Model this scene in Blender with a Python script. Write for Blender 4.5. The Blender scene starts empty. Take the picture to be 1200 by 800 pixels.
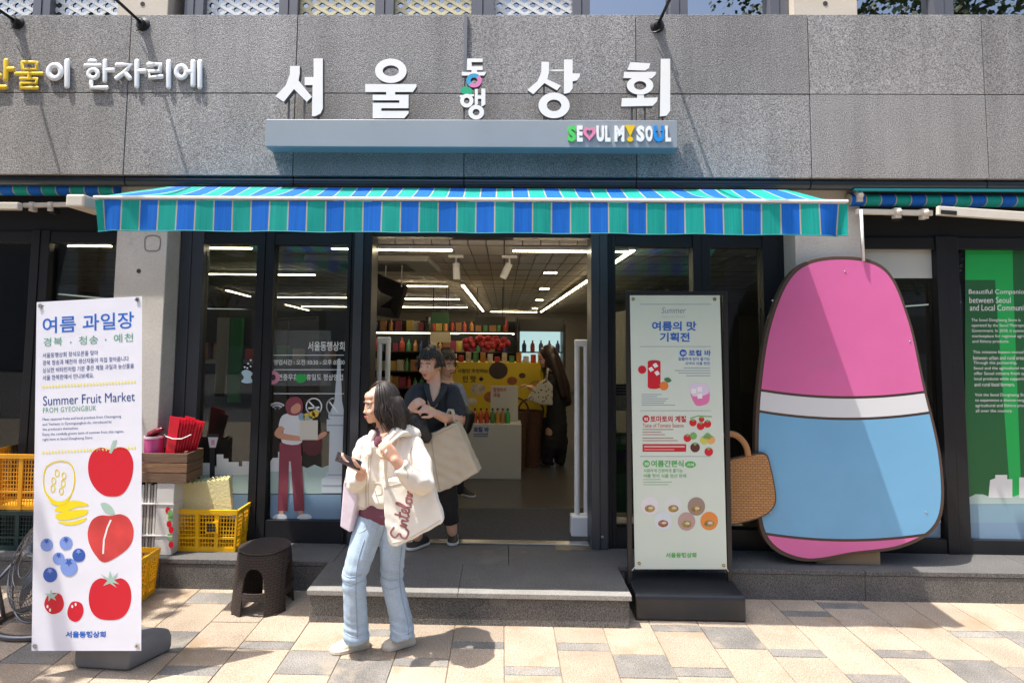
import bpy, bmesh, math, random
from mathutils import Vector as V, Matrix
random.seed(11)
R = math.radians
S = bpy.context.scene
COL = S.collection

# ---------------------------------------------------------------- camera
F, CX, CY, CH = 700.0, 577.0, 345.0, 1.8          # focal length and principal point in photo pixels, eye height in metres
Yc = V((13 / F, -50 / F, -1)).normalized()
Xc = V((1, -.0086, 0)); Xc.z = (Xc.x * Yc.x + Xc.y * Yc.y) / -Yc.z; Xc.normalize()
Zc = Xc.cross(Yc)
M = Matrix((Xc, Yc, Zc))
cam = bpy.data.cameras.new('camera'); cam_o = bpy.data.objects.new('camera', cam); COL.objects.link(cam_o)
cam.sensor_width = 36; cam.lens = F / 1200 * 36
cam.shift_x = (600 - CX) / 1200; cam.shift_y = -(400 - CY) / 1200
cam.clip_start = .05; cam.clip_end = 600
cam_o.matrix_world = Matrix.Translation((0, 0, CH)) @ M.to_4x4()
S.camera = cam_o

# ---------------------------------------------------------------- sky, sun, exposure
SUN = V((.34, .165, -1.0)).normalized()
w = bpy.data.worlds.new('World'); S.world = w; w.use_nodes = True
nt = w.node_tree; bg = nt.nodes['Background']
sky = nt.nodes.new('ShaderNodeTexSky'); sky.sky_type = 'NISHITA'; sky.sun_disc = False
sky.sun_elevation = math.asin(-SUN.z); sky.sun_rotation = math.atan2(-SUN.x, -SUN.y)
sky.air_density = 1.0; sky.dust_density = 3.5; sky.ozone_density = 1.0
nt.links.new(sky.outputs[0], bg.inputs[0]); bg.inputs[1].default_value = .15
sl = bpy.data.lights.new('sun', 'SUN'); sl.energy = 3.1; sl.angle = R(.55); sl.color = (1, .955, .88)
so = bpy.data.objects.new('sun', sl); COL.objects.link(so)
so.rotation_euler = SUN.to_track_quat('-Z', 'Y').to_euler(); so.location = (-3, -3, 12)
S.view_settings.view_transform = 'Standard'; S.view_settings.look = 'None'
S.view_settings.exposure = 1.32; S.view_settings.gamma = 1
S.render.engine = 'CYCLES'
S.cycles.use_denoising = True; S.cycles.max_bounces = 8; S.cycles.transparent_max_bounces = 16
S.cycles.caustics_reflective = False; S.cycles.caustics_refractive = False; S.cycles.sample_clamp_indirect = 6

# ---------------------------------------------------------------- photo pixel -> point on a known surface
EYE = V((0, 0, CH))
def ray(px, py): return M @ V(((px - CX) / F, -(py - CY) / F, -1))
def AY(px, py, Y): d = ray(px, py); return EYE + d * (Y / d.y)
def AZ(px, py, z=0.): d = ray(px, py); return EYE + d * ((z - CH) / d.z)
def AP(px, py, o, n): d = ray(px, py); return EYE + d * ((o - EYE).dot(n) / d.dot(n))
def XY(px, Y, py=400): return AY(px, py, Y).x
def ZY(py, Y, px=600): return AY(px, py, Y).z

# ---------------------------------------------------------------- materials
MATS = {}
def nd(t, k, **kw):
    n = t.nodes.new(k)
    for a, b in kw.items(): setattr(n, a, b)
    return n
def mat(name, col, rough=.6, metal=0., var=0., vs=6., bump=0., bs=60., speck=None, spec=.5, emit=None, es=1., rnd=0., stain=None, trans=0., stretch=None, coat=0., sub=0., streak=0., spot=None):
    """procedural surface: base colour, large noise variation, fine specks, bump"""
    if name in MATS: return MATS[name]
    m = bpy.data.materials.new(name); m.use_nodes = True; MATS[name] = m
    t = m.node_tree; b = t.nodes['Principled BSDF']; L = t.links.new
    c = (*col, 1) if len(col) == 3 else col
    b.inputs['Base Color'].default_value = c; b.inputs['Roughness'].default_value = rough
    b.inputs['Metallic'].default_value = metal; b.inputs['Specular IOR Level'].default_value = spec
    if coat: b.inputs['Coat Weight'].default_value = coat
    if sub:
        b.inputs['Subsurface Weight'].default_value = sub; b.inputs['Subsurface Radius'].default_value = (.012, .005, .003)
    if trans: b.inputs['Transmission Weight'].default_value = trans
    if emit:
        b.inputs['Emission Color'].default_value = (*emit, 1); b.inputs['Emission Strength'].default_value = es
    g = nd(t, 'ShaderNodeNewGeometry'); pos = g.outputs['Position']
    if stretch:
        mp = nd(t, 'ShaderNodeMapping'); mp.inputs['Scale'].default_value = stretch; L(pos, mp.inputs[0]); pos = mp.outputs[0]
    cur = None
    def mul(colsock, fac, lo, hi):
        mr = nd(t, 'ShaderNodeMapRange'); L(fac, mr.inputs[0])
        mr.inputs[1].default_value = .25; mr.inputs[2].default_value = .75; mr.inputs[3].default_value = lo; mr.inputs[4].default_value = hi
        mx = nd(t, 'ShaderNodeMix', data_type='RGBA', blend_type='MULTIPLY'); mx.inputs[0].default_value = 1
        if colsock is None: mx.inputs[6].default_value = c
        else: L(colsock, mx.inputs[6])
        L(mr.outputs[0], mx.inputs[7]); return mx.outputs[2]
    if var:
        n = nd(t, 'ShaderNodeTexNoise'); n.inputs['Scale'].default_value = vs; n.inputs['Detail'].default_value = 5; L(pos, n.inputs[0])
        cur = mul(cur, n.outputs[0], 1 - var, 1 + var)
    if streak:                                           # rain streaks running down
        ms_ = nd(t, 'ShaderNodeMapping'); ms_.inputs['Scale'].default_value = (7, 7, .45); L(g.outputs['Position'], ms_.inputs[0])
        n = nd(t, 'ShaderNodeTexNoise'); n.inputs['Scale'].default_value = 1; n.inputs['Detail'].default_value = 5; L(ms_.outputs[0], n.inputs[0]); cur = mul(cur, n.outputs[0], 1 - streak, 1 + streak)
    if speck:                                            # (scale, amount)
        n = nd(t, 'ShaderNodeTexNoise'); n.inputs['Scale'].default_value = speck[0]; n.inputs['Detail'].default_value = 2; L(g.outputs['Position'], n.inputs[0])
        cur = mul(cur, n.outputs[0], 1 - speck[1], 1 + speck[1])
    if rnd:
        oi = nd(t, 'ShaderNodeObjectInfo'); cur = mul(cur, oi.outputs['Random'], 1 - rnd, 1 + rnd)
    for stain in [q for q in (stain, spot) if q]:        # (colour, scale, threshold)
        n = nd(t, 'ShaderNodeTexNoise'); n.inputs['Scale'].default_value = stain[1]; n.inputs['Detail'].default_value = 6; n.inputs['Roughness'].default_value = .65
        L(g.outputs['Position'], n.inputs[0])
        mr = nd(t, 'ShaderNodeMapRange'); L(n.outputs[0], mr.inputs[0]); mr.inputs[1].default_value = stain[2]; mr.inputs[2].default_value = stain[2] + (.16 if stain is not spot else .04)
        mx = nd(t, 'ShaderNodeMix', data_type='RGBA'); L(mr.outputs[0], mx.inputs[0])
        if cur is None: mx.inputs[6].default_value = c
        else: L(cur, mx.inputs[6])
        mx.inputs[7].default_value = (*stain[0], 1); cur = mx.outputs[2]
    if cur is not None: L(cur, b.inputs['Base Color'])
    if bump:
        n = nd(t, 'ShaderNodeTexNoise'); n.inputs['Scale'].default_value = bs; n.inputs['Detail'].default_value = 4; L(pos, n.inputs[0])
        bp = nd(t, 'ShaderNodeBump'); bp.inputs['Strength'].default_value = min(1, bump); bp.inputs['Distance'].default_value = .01 if bs > 20 else .03
        L(n.outputs[0], bp.inputs['Height']); L(bp.outputs[0], b.inputs['Normal'])
    return m
def glassmat(name, tint, ior=1.5, dirt=.0):
    if name in MATS: return MATS[name]
    m = bpy.data.materials.new(name); m.use_nodes = True; MATS[name] = m; t = m.node_tree; t.nodes.clear(); L = t.links.new
    o = nd(t, 'ShaderNodeOutputMaterial'); tr = nd(t, 'ShaderNodeBsdfTransparent'); tr.inputs[0].default_value = (*tint, 1)
    gl = nd(t, 'ShaderNodeBsdfGlossy'); gl.inputs['Roughness'].default_value = .01
    fr = nd(t, 'ShaderNodeFresnel'); fr.inputs[0].default_value = ior
    mx = nd(t, 'ShaderNodeMixShader'); L(fr.outputs[0], mx.inputs[0]); L(tr.outputs[0], mx.inputs[1]); L(gl.outputs[0], mx.inputs[2])
    last = mx.outputs[0]
    if dirt:
        df = nd(t, 'ShaderNodeBsdfDiffuse'); df.inputs[0].default_value = (.5, .52, .52, 1)
        m2 = nd(t, 'ShaderNodeMixShader'); n = nd(t, 'ShaderNodeTexNoise'); n.inputs['Scale'].default_value = 3; n.inputs['Detail'].default_value = 6
        g = nd(t, 'ShaderNodeNewGeometry'); L(g.outputs['Position'], n.inputs[0])
        mr = nd(t, 'ShaderNodeMapRange'); L(n.outputs[0], mr.inputs[0]); mr.inputs[3].default_value = dirt * .4; mr.inputs[4].default_value = dirt * 1.6
        L(mr.outputs[0], m2.inputs[0]); L(last, m2.inputs[1]); L(df.outputs[0], m2.inputs[2]); last = m2.outputs[0]
    L(last, o.inputs[0]); return m
def filmmat(name, col, alpha=.8, rough=.5):
    if name in MATS: return MATS[name]
    m = mat(name, col, rough); b = m.node_tree.nodes['Principled BSDF']; b.inputs['Alpha'].default_value = alpha; return m

# ---------------------------------------------------------------- mesh helpers
class MB:
    def __init__(s): s.v = []; s.f = []; s.mi = []; s.cur = 0
    def add(s, vs, fs):
        k = len(s.v); s.v += [V(a) for a in vs]
        for f in fs: s.f.append(tuple(k + i for i in f)); s.mi.append(s.cur)
        return s
    def box(s, x0, x1, y0, y1, z0, z1, mx=None):
        vs = [V((x, y, z)) for z in (z0, z1) for y in (y0, y1) for x in (x0, x1)]
        if mx: vs = [mx @ a for a in vs]
        return s.add(vs, [(0, 2, 3, 1), (4, 5, 7, 6), (0, 1, 5, 4), (2, 6, 7, 3), (0, 4, 6, 2), (1, 3, 7, 5)])
    def bar(s, a, b, wx, wy=None, up=(0, 0, 1)):
        """rectangular bar from a to b"""
        a = V(a); b = V(b); d = (b - a).normalized(); u = V(up)
        if abs(d.dot(u)) > .95: u = V((0, 1, 0))
        r = d.cross(u).normalized(); u = r.cross(d); wy = wy or wx
        vs = [p + r * (sx * wx / 2) + u * (sy * wy / 2) for p in (a, b) for sx, sy in ((-1, -1), (1, -1), (1, 1), (-1, 1))]
        return s.add(vs, [(3, 2, 1, 0), (4, 5, 6, 7), (0, 1, 5, 4), (1, 2, 6, 5), (2, 3, 7, 6), (3, 0, 4, 7)])
    def prism(s, pts, off):
        pts = [V(p) for p in pts]; n = len(pts); off = V(off)
        return s.add(pts + [p + off for p in pts], [tuple(range(n)), tuple(range(2 * n - 1, n - 1, -1))] + [(i, i + n, (i + 1) % n + n, (i + 1) % n) for i in range(n)])
    def ring(s, outer, inner, off):
        n = len(outer); off = V(off); a = [V(p) for p in outer]; b = [V(p) for p in inner]
        vs = a + b + [p + off for p in a] + [p + off for p in b]; fs = []
        for i in range(n):
            j = (i + 1) % n
            fs += [(i, j, n + j, n + i), (2 * n + i, 3 * n + i, 3 * n + j, 2 * n + j), (i, 2 * n + i, 2 * n + j, j), (n + i, n + j, 3 * n + j, 3 * n + i)]
        return s.add(vs, fs)
    def flat(s, pts): return s.add(pts, [tuple(range(len(pts)))])
    def tube(s, pts, rad, n=10, cap=True, squash=None):
        pts = [V(p) for p in pts]
        if not hasattr(rad, '__len__'): rad = [rad] * len(pts)
        rings = []; ref = None
        for i, p in enumerate(pts):
            d = ((pts[min(i + 1, len(pts) - 1)] - p).normalized() + (p - pts[max(i - 1, 0)]).normalized())
            d = d.normalized() if d.length > 1e-6 else V((0, 0, 1))
            if ref is None: ref = V((0, 0, 1)) if abs(d.z) < .9 else V((0, 1, 0))
            r = d.cross(ref)
            if r.length < 1e-4: r = d.orthogonal()
            r.normalize(); u = r.cross(d).normalized(); ref = u
            ring = []
            for k in range(n):
                o = (r * math.cos(k * math.tau / n) + u * math.sin(k * math.tau / n)) * rad[i]
                if squash: ax = V(squash[0]); o -= ax * o.dot(ax) * (1 - squash[1])
                ring.append(p + o)
            rings.append(ring)
        vs = [q for r_ in rings for q in r_]; fs = []
        for i in range(len(rings) - 1):
            for k in range(n):
                k2 = (k + 1) % n; fs.append((i * n + k, i * n + k2, (i + 1) * n + k2, (i + 1) * n + k))
        if cap: fs += [tuple(range(n - 1, -1, -1)), tuple((len(rings) - 1) * n + k for k in range(n))]
        return s.add(vs, fs)
    def ball(s, c, r, n=12, m=8, mx=None):
        c = V(c); rx, ry, rz = r if hasattr(r, '__len__') else (r, r, r); vs = []; fs = []
        for i in range(m + 1):
            th = math.pi * i / m
            for k in range(n):
                ph = math.tau * k / n; p = V((rx * math.sin(th) * math.cos(ph), ry * math.sin(th) * math.sin(ph), rz * math.cos(th)))
                vs.append(c + (mx @ p if mx else p))
        for i in range(m):
            for k in range(n):
                k2 = (k + 1) % n; fs.append((i * n + k, (i + 1) * n + k, (i + 1) * n + k2, i * n + k2))
        return s.add(vs, fs)
    def lathe(s, prof, c=(0, 0, 0), n=24, mx=None):
        c = V(c); vs = []; fs = []
        for r, z in prof:
            for k in range(n):
                p = V((r * math.cos(k * math.tau / n), r * math.sin(k * math.tau / n), z)); vs.append(c + (mx @ p if mx else p))
        for i in range(len(prof) - 1):
            for k in range(n):
                k2 = (k + 1) % n; fs.append((i * n + k, i * n + k2, (i + 1) * n + k2, (i + 1) * n + k))
        fs += [tuple(range(n - 1, -1, -1)), tuple((len(prof) - 1) * n + k for k in range(n))]
        return s.add(vs, fs)
    def capsules(s, pts, rad, flat=False):
        for i, p in enumerate(pts):
            if not (flat and i == len(pts) - 1): s.ball(p, rad[i], 14, 9)
            if i: s.tube([pts[i - 1], p], [rad[i - 1], rad[i]], 14)
        return s
    def build(s, name, mats, parent=None, smooth=False, bevel=0, auto=None, **tags):
        me = bpy.data.meshes.new(name); o0 = WLOC.get(parent, V((0, 0, 0)))
        me.from_pydata([tuple(a - o0) for a in s.v], [], s.f)
        for m in (mats if isinstance(mats, (list, tuple)) else [mats]): me.materials.append(m)
        if any(s.mi): me.polygons.foreach_set('material_index', s.mi)
        if smooth: me.polygons.foreach_set('use_smooth', [True] * len(s.f))
        me.update()
        o = bpy.data.objects.new(name, me); COL.objects.link(o)
        if parent is not None: o.parent = parent
        WLOC[o] = o0.copy()
        if bevel:
            b = o.modifiers.new('bevel', 'BEVEL'); b.width = bevel; b.segments = 2; b.limit_method = 'ANGLE'; b.angle_limit = R(35)
        if smooth and auto is not None and hasattr(me, 'set_sharp_from_angle'): me.set_sharp_from_angle(angle=R(auto))
        tag(o, **tags); return o
WLOC = {None: V((0, 0, 0))}
def tag(o, label=None, cat=None, group=None, kind=None):
    if label: o['label'] = label
    if cat: o['category'] = cat
    if group: o['group'] = group
    if kind: o['kind'] = kind
    return o
def thing(name, label, cat, loc, group=None):
    o = bpy.data.objects.new(name, None); COL.objects.link(o); o.location = loc; o.empty_display_size = .1
    WLOC[o] = V(loc); return tag(o, label, cat, group)
def copy_tree(o, shift, label=None, parent=None):
    c = o.copy(); COL.objects.link(c); WLOC[c] = WLOC[o] + V(shift)
    if parent is None: c.location = o.location + V(shift)
    else: c.parent = parent
    if label: c['label'] = label
    for ch in o.children: copy_tree(ch, shift, None, c)
    return c
from mathutils import noise as NZ
def soft(o, voxel=.012, it=6, fold=0, kind='jacket', knee=None):
    """fuse the pieces into one skin, relax it, then press folds into it"""
    m = o.modifiers.new('remesh', 'REMESH'); m.mode = 'VOXEL'; m.voxel_size = voxel; m.use_smooth_shade = True
    s = o.modifiers.new('smooth', 'SMOOTH'); s.iterations = it; s.factor = .5
    bpy.context.view_layer.update(); me = bpy.data.meshes.new_from_object(o.evaluated_get(bpy.context.evaluated_depsgraph_get())); old = o.data
    o.modifiers.clear(); me.name = old.name; o.data = me; bpy.data.meshes.remove(old)
    if fold:
        w0 = WLOC[o]; nr = [v.normal.copy() for v in me.vertices]
        for v, n in zip(me.vertices, nr):
            p = v.co + w0; d = NZ.noise(p * 5.0)
            if kind == 'jeans':
                z = p.z; a = math.exp(-((z - knee) / .075) ** 2) * 1.0 + math.exp(-((z - .13) / .075) ** 2) * 1.15 + .22
                f = math.sin(z * 105 + 5 * d + p.x * 26 + 2.2 * NZ.noise(p * 11)) * a * .45 + NZ.noise(p * 13) * .35
            else:
                q = V((p.x * 7 + d * .8, p.y * 7, p.z * 9 + p.x * 3)); f = NZ.ridged_multi_fractal(q, 1.0, 2.1, 2, .9, 1.6) * .55 - .55 + math.sin(p.z * 75 + p.x * 38 + 6 * d) * .22
            v.co += n * f * fold
        me.update()
    me.polygons.foreach_set('use_smooth', [True] * len(me.polygons)); return o
def seam(o, pts, r, m, nm='seam', lift=.0008, k=6):
    """a stitched line lying on the surface of o, along photo points"""
    bpy.context.view_layer.update(); P = []; w0 = WLOC[o]
    for p in curve(pts, k):
        d = ray(*p).normalized(); ok, loc, n, _ = o.ray_cast(EYE - w0, d)
        if ok: P.append(loc + w0 - d * lift)
        elif len(P) > 1: break
    if len(P) > 1: return MB().tube(P, r, 6).build(nm, m, o.parent, smooth=True)
# lettering: glyph outlines from the built-in font, mapped onto a surface
_TX = {}
def glyphs(body, bold=0., shear=0., space=1.):
    k = (body, bold, shear, space)
    if k not in _TX:
        cu = bpy.data.curves.new('t', 'FONT'); cu.body = body; cu.offset = bold; cu.shear = shear; cu.resolution_u = 3; cu.space_character = space
        ob = bpy.data.objects.new('t', cu); me = bpy.data.meshes.new_from_object(ob)
        vs = [(a.co.x, a.co.y) for a in me.vertices]; fs = [tuple(p.vertices) for p in me.polygons]
        bpy.data.objects.remove(ob); bpy.data.curves.remove(cu); bpy.data.meshes.remove(me); _TX[k] = (vs, fs)
    return _TX[k]
def letters(name, body, rect, fn, m, parent, off=(0, -.002, 0), bold=.012, slope=0., depth=None, shear=0., space=1.):
    """fit a line of lettering into photo rectangle (x0,y0,x1,y1) on the surface fn"""
    vs, fs = glyphs(body, bold, shear, space)
    if not vs: return None
    xs = [a[0] for a in vs]; ys = [a[1] for a in vs]; a0, a1, b0, b1 = min(xs), max(xs), min(ys), max(ys)
    x0, y0, x1, y1 = rect; off = V(off); P = []
    for x, y in vs:
        u = (x - a0) / (a1 - a0); v = (y - b0) / (b1 - b0 or 1); px = x0 + u * (x1 - x0)
        P.append(fn(px, y1 - v * (y1 - y0) + slope * (px - x0)) + off)
    mb = MB(); mb.add(P, fs)
    if depth:                                    # solid letters: front plus sides to the back
        d = V(depth); n = len(P); mb.add([p + d for p in P], [])
        cnt = {}
        for f in fs:
            for i in range(len(f)):
                e = (f[i], f[(i + 1) % len(f)]); cnt[e] = cnt.get(e, 0) + 1
        for (a, b_) in cnt:
            if (b_, a) not in cnt: mb.f.append((b_, a, a + n, b_ + n)); mb.mi.append(0)
    return mb.build(name, m, parent)
def ell(cx, cy, rx, ry, n=24, a0=0, a1=360):
    full = abs(a1 - a0) >= 360
    return [(cx + rx * math.cos(R(a0 + (a1 - a0) * i / (n if full else n - 1))), cy + ry * math.sin(R(a0 + (a1 - a0) * i / (n if full else n - 1)))) for i in range(n)]
def smoothpoly(pts, k=6):
    """closed Catmull-Rom outline through the points"""
    n = len(pts); out = []
    for i in range(n):
        p0, p1, p2, p3 = [pts[(i + j - 1) % n] for j in range(4)]
        for s_ in range(k):
            t = s_ / k; out.append(tuple(.5 * (2 * p1[c] + (p2[c] - p0[c]) * t + (2 * p0[c] - 5 * p1[c] + 4 * p2[c] - p3[c]) * t * t + (3 * p1[c] - p0[c] - 3 * p2[c] + p3[c]) * t ** 3) for c in (0, 1)))
    return out
def curve(pts, k=6):
    out = []; n = len(pts)
    for i in range(n - 1):
        p = [pts[max(0, min(n - 1, i + j - 1))] for j in range(4)]
        for s_ in range(k):
            t = s_ / k; out.append(tuple(.5 * (2 * p[1][c] + (p[2][c] - p[0][c]) * t + (2 * p[0][c] - 5 * p[1][c] + 4 * p[2][c] - p[3][c]) * t * t + (3 * p[1][c] - p[0][c] - 3 * p[2][c] + p[3][c]) * t ** 3) for c in range(len(p[0]))))
    out.append(tuple(pts[-1])); return out
def patch(name, pts, fn, m, parent, off):
    """one flat printed shape"""
    return MB().flat([fn(*p) + V(off) for p in pts]).build(name, m, parent)
def stroke(mb, pts, wpx, fn, off):
    """flat ribbon along photo points"""
    for (a, b) in zip(pts[:-1], pts[1:]):
        dx, dy = b[0] - a[0], b[1] - a[1]; l = math.hypot(dx, dy) or 1; nx, ny = -dy / l * wpx / 2, dx / l * wpx / 2
        ex, ey = dx / l * wpx * .2, dy / l * wpx * .2
        mb.flat([fn(a[0] + nx - ex, a[1] + ny - ey) + V(off), fn(a[0] - nx - ex, a[1] - ny - ey) + V(off), fn(b[0] - nx + ex, b[1] - ny + ey) + V(off), fn(b[0] + nx + ex, b[1] + ny + ey) + V(off)])
    return mb
# ================================================================ materials
YF, YP, YG, YM = 4.35, 4.5, 4.74, 4.68          # stone frieze, pillars, glass, frame fronts (metres from the eye)
granite = mat('granite_frieze', (.24, .235, .229), .8, streak=.16, var=.12, vs=1.6, speck=(135, .8), bump=.7, bs=150, rnd=.12, stain=((.22, .205, .19), .9, .60))
granite_step = mat('granite_step', (.105, .101, .097), .75, spot=((.19, .18, .165), 9, .67), var=.18, vs=3, speck=(190, .9), bump=.3, bs=200, stain=((.15, .142, .132), 2.2, .60))
granite_riser = mat('granite_riser', (.115, .108, .10), .75, var=.2, vs=4, speck=(170, .95), bump=.4, bs=190, stain=((.22, .2, .17), 3.0, .62))
flamed = mat('granite_nosing', (.25, .238, .22), .8, var=.12, vs=5, speck=(220, .5), bump=.3, bs=200)
slab_beige = mat('paving_beige', (.36, .285, .213), .88, spot=((.16, .125, .09), 11, .69), var=.2, vs=3.0, speck=(160, .62), bump=.4, bs=180, rnd=.08, stain=((.30, .215, .135), 2.4, .54))
slab_grey = mat('paving_grey', (.205, .19, .172), .85, spot=((.10, .09, .08), 12, .68), var=.25, vs=5, speck=(160, .65), bump=.3, bs=180, rnd=.14, stain=((.30, .255, .20), 4, .53))
grout = mat('paving_joint', (.22, .18, .13), .9, var=.3, vs=12)
concrete = mat('concrete', (.56, .525, .47), .8, var=.12, vs=2.5, speck=(60, .08), bump=.12, bs=40, stain=((.40, .38, .35), 2.2, .60))
concrete_up = mat('concrete_upper', (.62, .55, .45), .8, var=.08, vs=3, bump=.1, bs=40)
dark_metal = mat('anthracite_frame', (.014, .015, .018), .45, .0, var=.15, vs=4, spec=.3)
jamb_metal = mat('grey_jamb_metal', (.045, .05, .06), .4, .0, var=.1, vs=3)
upper_metal = mat('upper_frame_metal', (.12, .125, .145), .45, .0, var=.06, vs=4)
trim_metal = mat('trim_metal', (.05, .065, .08), .3, .5, var=.1, vs=3)
black = mat('black_void', (.012, .012, .014), .7)
fascia = mat('fascia_dark', (.012, .013, .016), .6, spec=.3)
white_paint = mat('white_paint', (.8, .8, .79), .4, var=.03, vs=8)
cream_metal = mat('cream_metal', (.62, .58, .50), .45, var=.06, vs=10, stain=((.42, .38, .31), 14, .66))
steel = mat('steel', (.55, .55, .54), .32, 1., var=.1, vs=20)
black_plastic = mat('black_plastic', (.018, .018, .019), .42, var=.15, vs=12)
glass = glassmat('shop_glass', (.72, .76, .75), 1.65, .006)
glass_up = glassmat('upper_glass', (.10, .12, .14), 5.0)

# ================================================================ ground, paving
ASPH = mat('asphalt', (.055, .055, .057), .9, var=.2, vs=1.5, speck=(120, .5), bump=.3, bs=120)
MB().box(-120, 120, -140, 100, -.4, -.16).build('road', ASPH, kind='structure')
pav = MB().box(-30, 30, -3.0, 4.9, -.158, -.006).build('pavement', grout, kind='structure')
WD = .3075; XO = .02
DARK = {6: [(4.09, .08), (3.33, .085)], 7: [(4.21, .09), (3.59, .085)], 5: [(3.58, .085)], 9: [(3.85, .08)], 10: [(3.70, .235)], 8: [(3.34, .24)], 4: [(3.655, .265)], 3: [(3.85, .08)],
        -1: [(3.60, .08)], 0: [(3.335, .085)], 1: [(3.60, .085)], 2: [(3.33, .24)], -7: [(4.11, .17)], -5: [(3.55, .085)], -4: [(3.30, .24)], -6: [(3.27, .09)], -3: [(3.72, .08)], -2: [(3.40, .085)],
        -8: [(3.62, .085)], -9: [(3.35, .24)], -10: [(3.8, .085)], 11: [(3.42, .085)], 12: [(3.9, .085)], 13: [(3.6, .2)]}
slabs = {}
for k in range(-13, 17):
    x0 = XO + k * WD; ys = [(a, a + l) for a, l in DARK.get(k, [(3.5 + .3 * math.sin(k * 2.1), .085)])]
    lo = min(a for a, b in ys)
    q = lo - random.uniform(.46, .62)
    while q > 1.9: ys.append((q, q + .085 if random.random() < .7 else q + .24)); q -= random.uniform(.55, .8)
    ys.sort(); cells = []; y = 1.6
    for a, b in ys:
        def fill(y, a):
            n = max(1, round((a - y) / .5)) if a - y > .02 else 0
            for i in range(n): cells.append((y + (a - y) * i / n, y + (a - y) * (i + 1) / n, 0))
        fill(y, a); cells.append((a, b, 1)); y = b
    fill(y, 4.36)
    for a, b, d in cells:
        g = .0025; h = random.uniform(-.0012, .0012)
        MB().box(x0 + g, x0 + WD - g, a + g, b - g, -.03, h).build('paving_slab', slab_grey if d else slab_beige, pav, bevel=.0025)

# ================================================================ entrance step and the plinth along the shop front
st = thing('entrance_step', 'low grey granite step with a pale nosing in front of the open doorway', 'step', (-.2, 3.86, 0))
SX0, SX1, SXm, SH = -1.222, .812, -.27, .206
MB().box(SX0 + .012, SX1 - .012, 3.875, 4.326, -.01, SH - .032).build('riser', granite_riser, st, bevel=.004)
for a, b in ((SX0, SXm - .001), (SXm + .001, SX1)):
    t_ = MB().box(a, b, 3.925, 4.327, SH - .030, SH).build('tread', granite_step, st, bevel=.003)
    MB().box(a, b, 3.852, 3.923, SH - .033, SH - .0005).build('nosing', flamed, st, bevel=.004)  # front strip paler than the tread behind it
pl = MB().box(-9, 9, 4.345, 5.0, -.02, SH - .034).build('shop_plinth', granite_riser, kind='structure')
for i in range(-7, 8):
    a = .05 + i * 1.24; MB().box(a + .0015, a + 1.2385, 4.329, 4.86, SH - .033, SH - .001).build('coping_slab', granite_step, pl, bevel=.003)
    MB().box(a + .0 + .0015, a + 1.2385, 4.334, 4.35, -.01, SH - .035).build('facing_slab', granite_riser, pl, bevel=.002)

# ================================================================ building: frieze, pillars, upper storey
bd = thing('shop_building', 'grey granite clad shop front building with concrete pillars and patterned upper windows', 'building', (0, YP, 0))
zT, zMd, zB = ZY(17.5, YF), ZY(110, YF), ZY(207, YF)
J0, J1 = AY(152, 60, YF).x, AY(1152, 60, YF).x; dJ = (J1 - J0) / 5
for r_, (za, zb) in enumerate(((zMd + .003, zT), (zB, zMd - .003))):
    for i in range(-4, 9):
        a = J0 + i * dJ + (0 if r_ == 0 else .0); e = random.uniform(-.0015, .0015)
        MB().box(a + .003, a + dJ - .003, YF + e, YF + .05, za, zb).build('granite_panel', granite, bd, bevel=.003)
        if r_: MB().tube([(a + .004, YF + .06, zB - .034), (a + dJ - .004, YF + .06, zB - .034)], .042, 14).build('trim_strip', trim_metal, bd, smooth=True, auto=40)
MB().box(-9.6, 9.6, YF + .045, 5.0, zB + .01, zT - .012).build('frieze_core', mat('joint_mortar', (.13, .105, .08), .9, var=.5, vs=9), bd)
MB().box(-9.6, 9.6, YF + .04, 5.0, zB - .05, zB + .008).build('soffit', fascia, bd)
MB().box(-9.6, 9.6, YG - .02, YG + .05, 2.60, zB - .03).build('fascia_board', fascia, bd)
hole = mat('tie_hole', (.05, .048, .045), .9)
def pillar(pxa, pxb, px_side=None):
    x0, x1 = AY(pxa, 400, YP).x, AY(pxb, 400, YP).x
    p = MB().box(x0, x1, YP, 5.05, -.01, zB - .04).build('concrete_pillar', concrete, bd, bevel=.006)
    for z in (ZY(321, YP), ZY(470, YP), ZY(560, YP)):
        MB().lathe([(.017, 0), (.017, .004), (.010, .004)], (0, 0, 0), 14, Matrix.Translation(((x0 + x1) / 2 - .01, YP + .001, z)) @ Matrix.Rotation(R(90), 4, 'X')).build('tie_hole', hole, p)
    return p, x0, x1
pL, pLx0, pLx1 = pillar(130, 190)
pR, pRx0, pRx1 = pillar(935, 1013)
pillar(-1010, -850); pillar(1790, 1890)
# worn square mark on the left pillar
mk = MB(); q = ell(179, 285, 8, 8, 20)
stroke(mk, smoothpoly([(171, 278), (179, 276), (187, 278), (188, 286), (186, 293), (178, 294), (171, 293), (170, 286)], 3) + [(171, 278)], 1.1, lambda a, b: AY(a, b, YP), (0, -.003, 0))
mk.build('glue_mark', mat('glue_mark', (.22, .21, .20), .9), pL)
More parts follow.
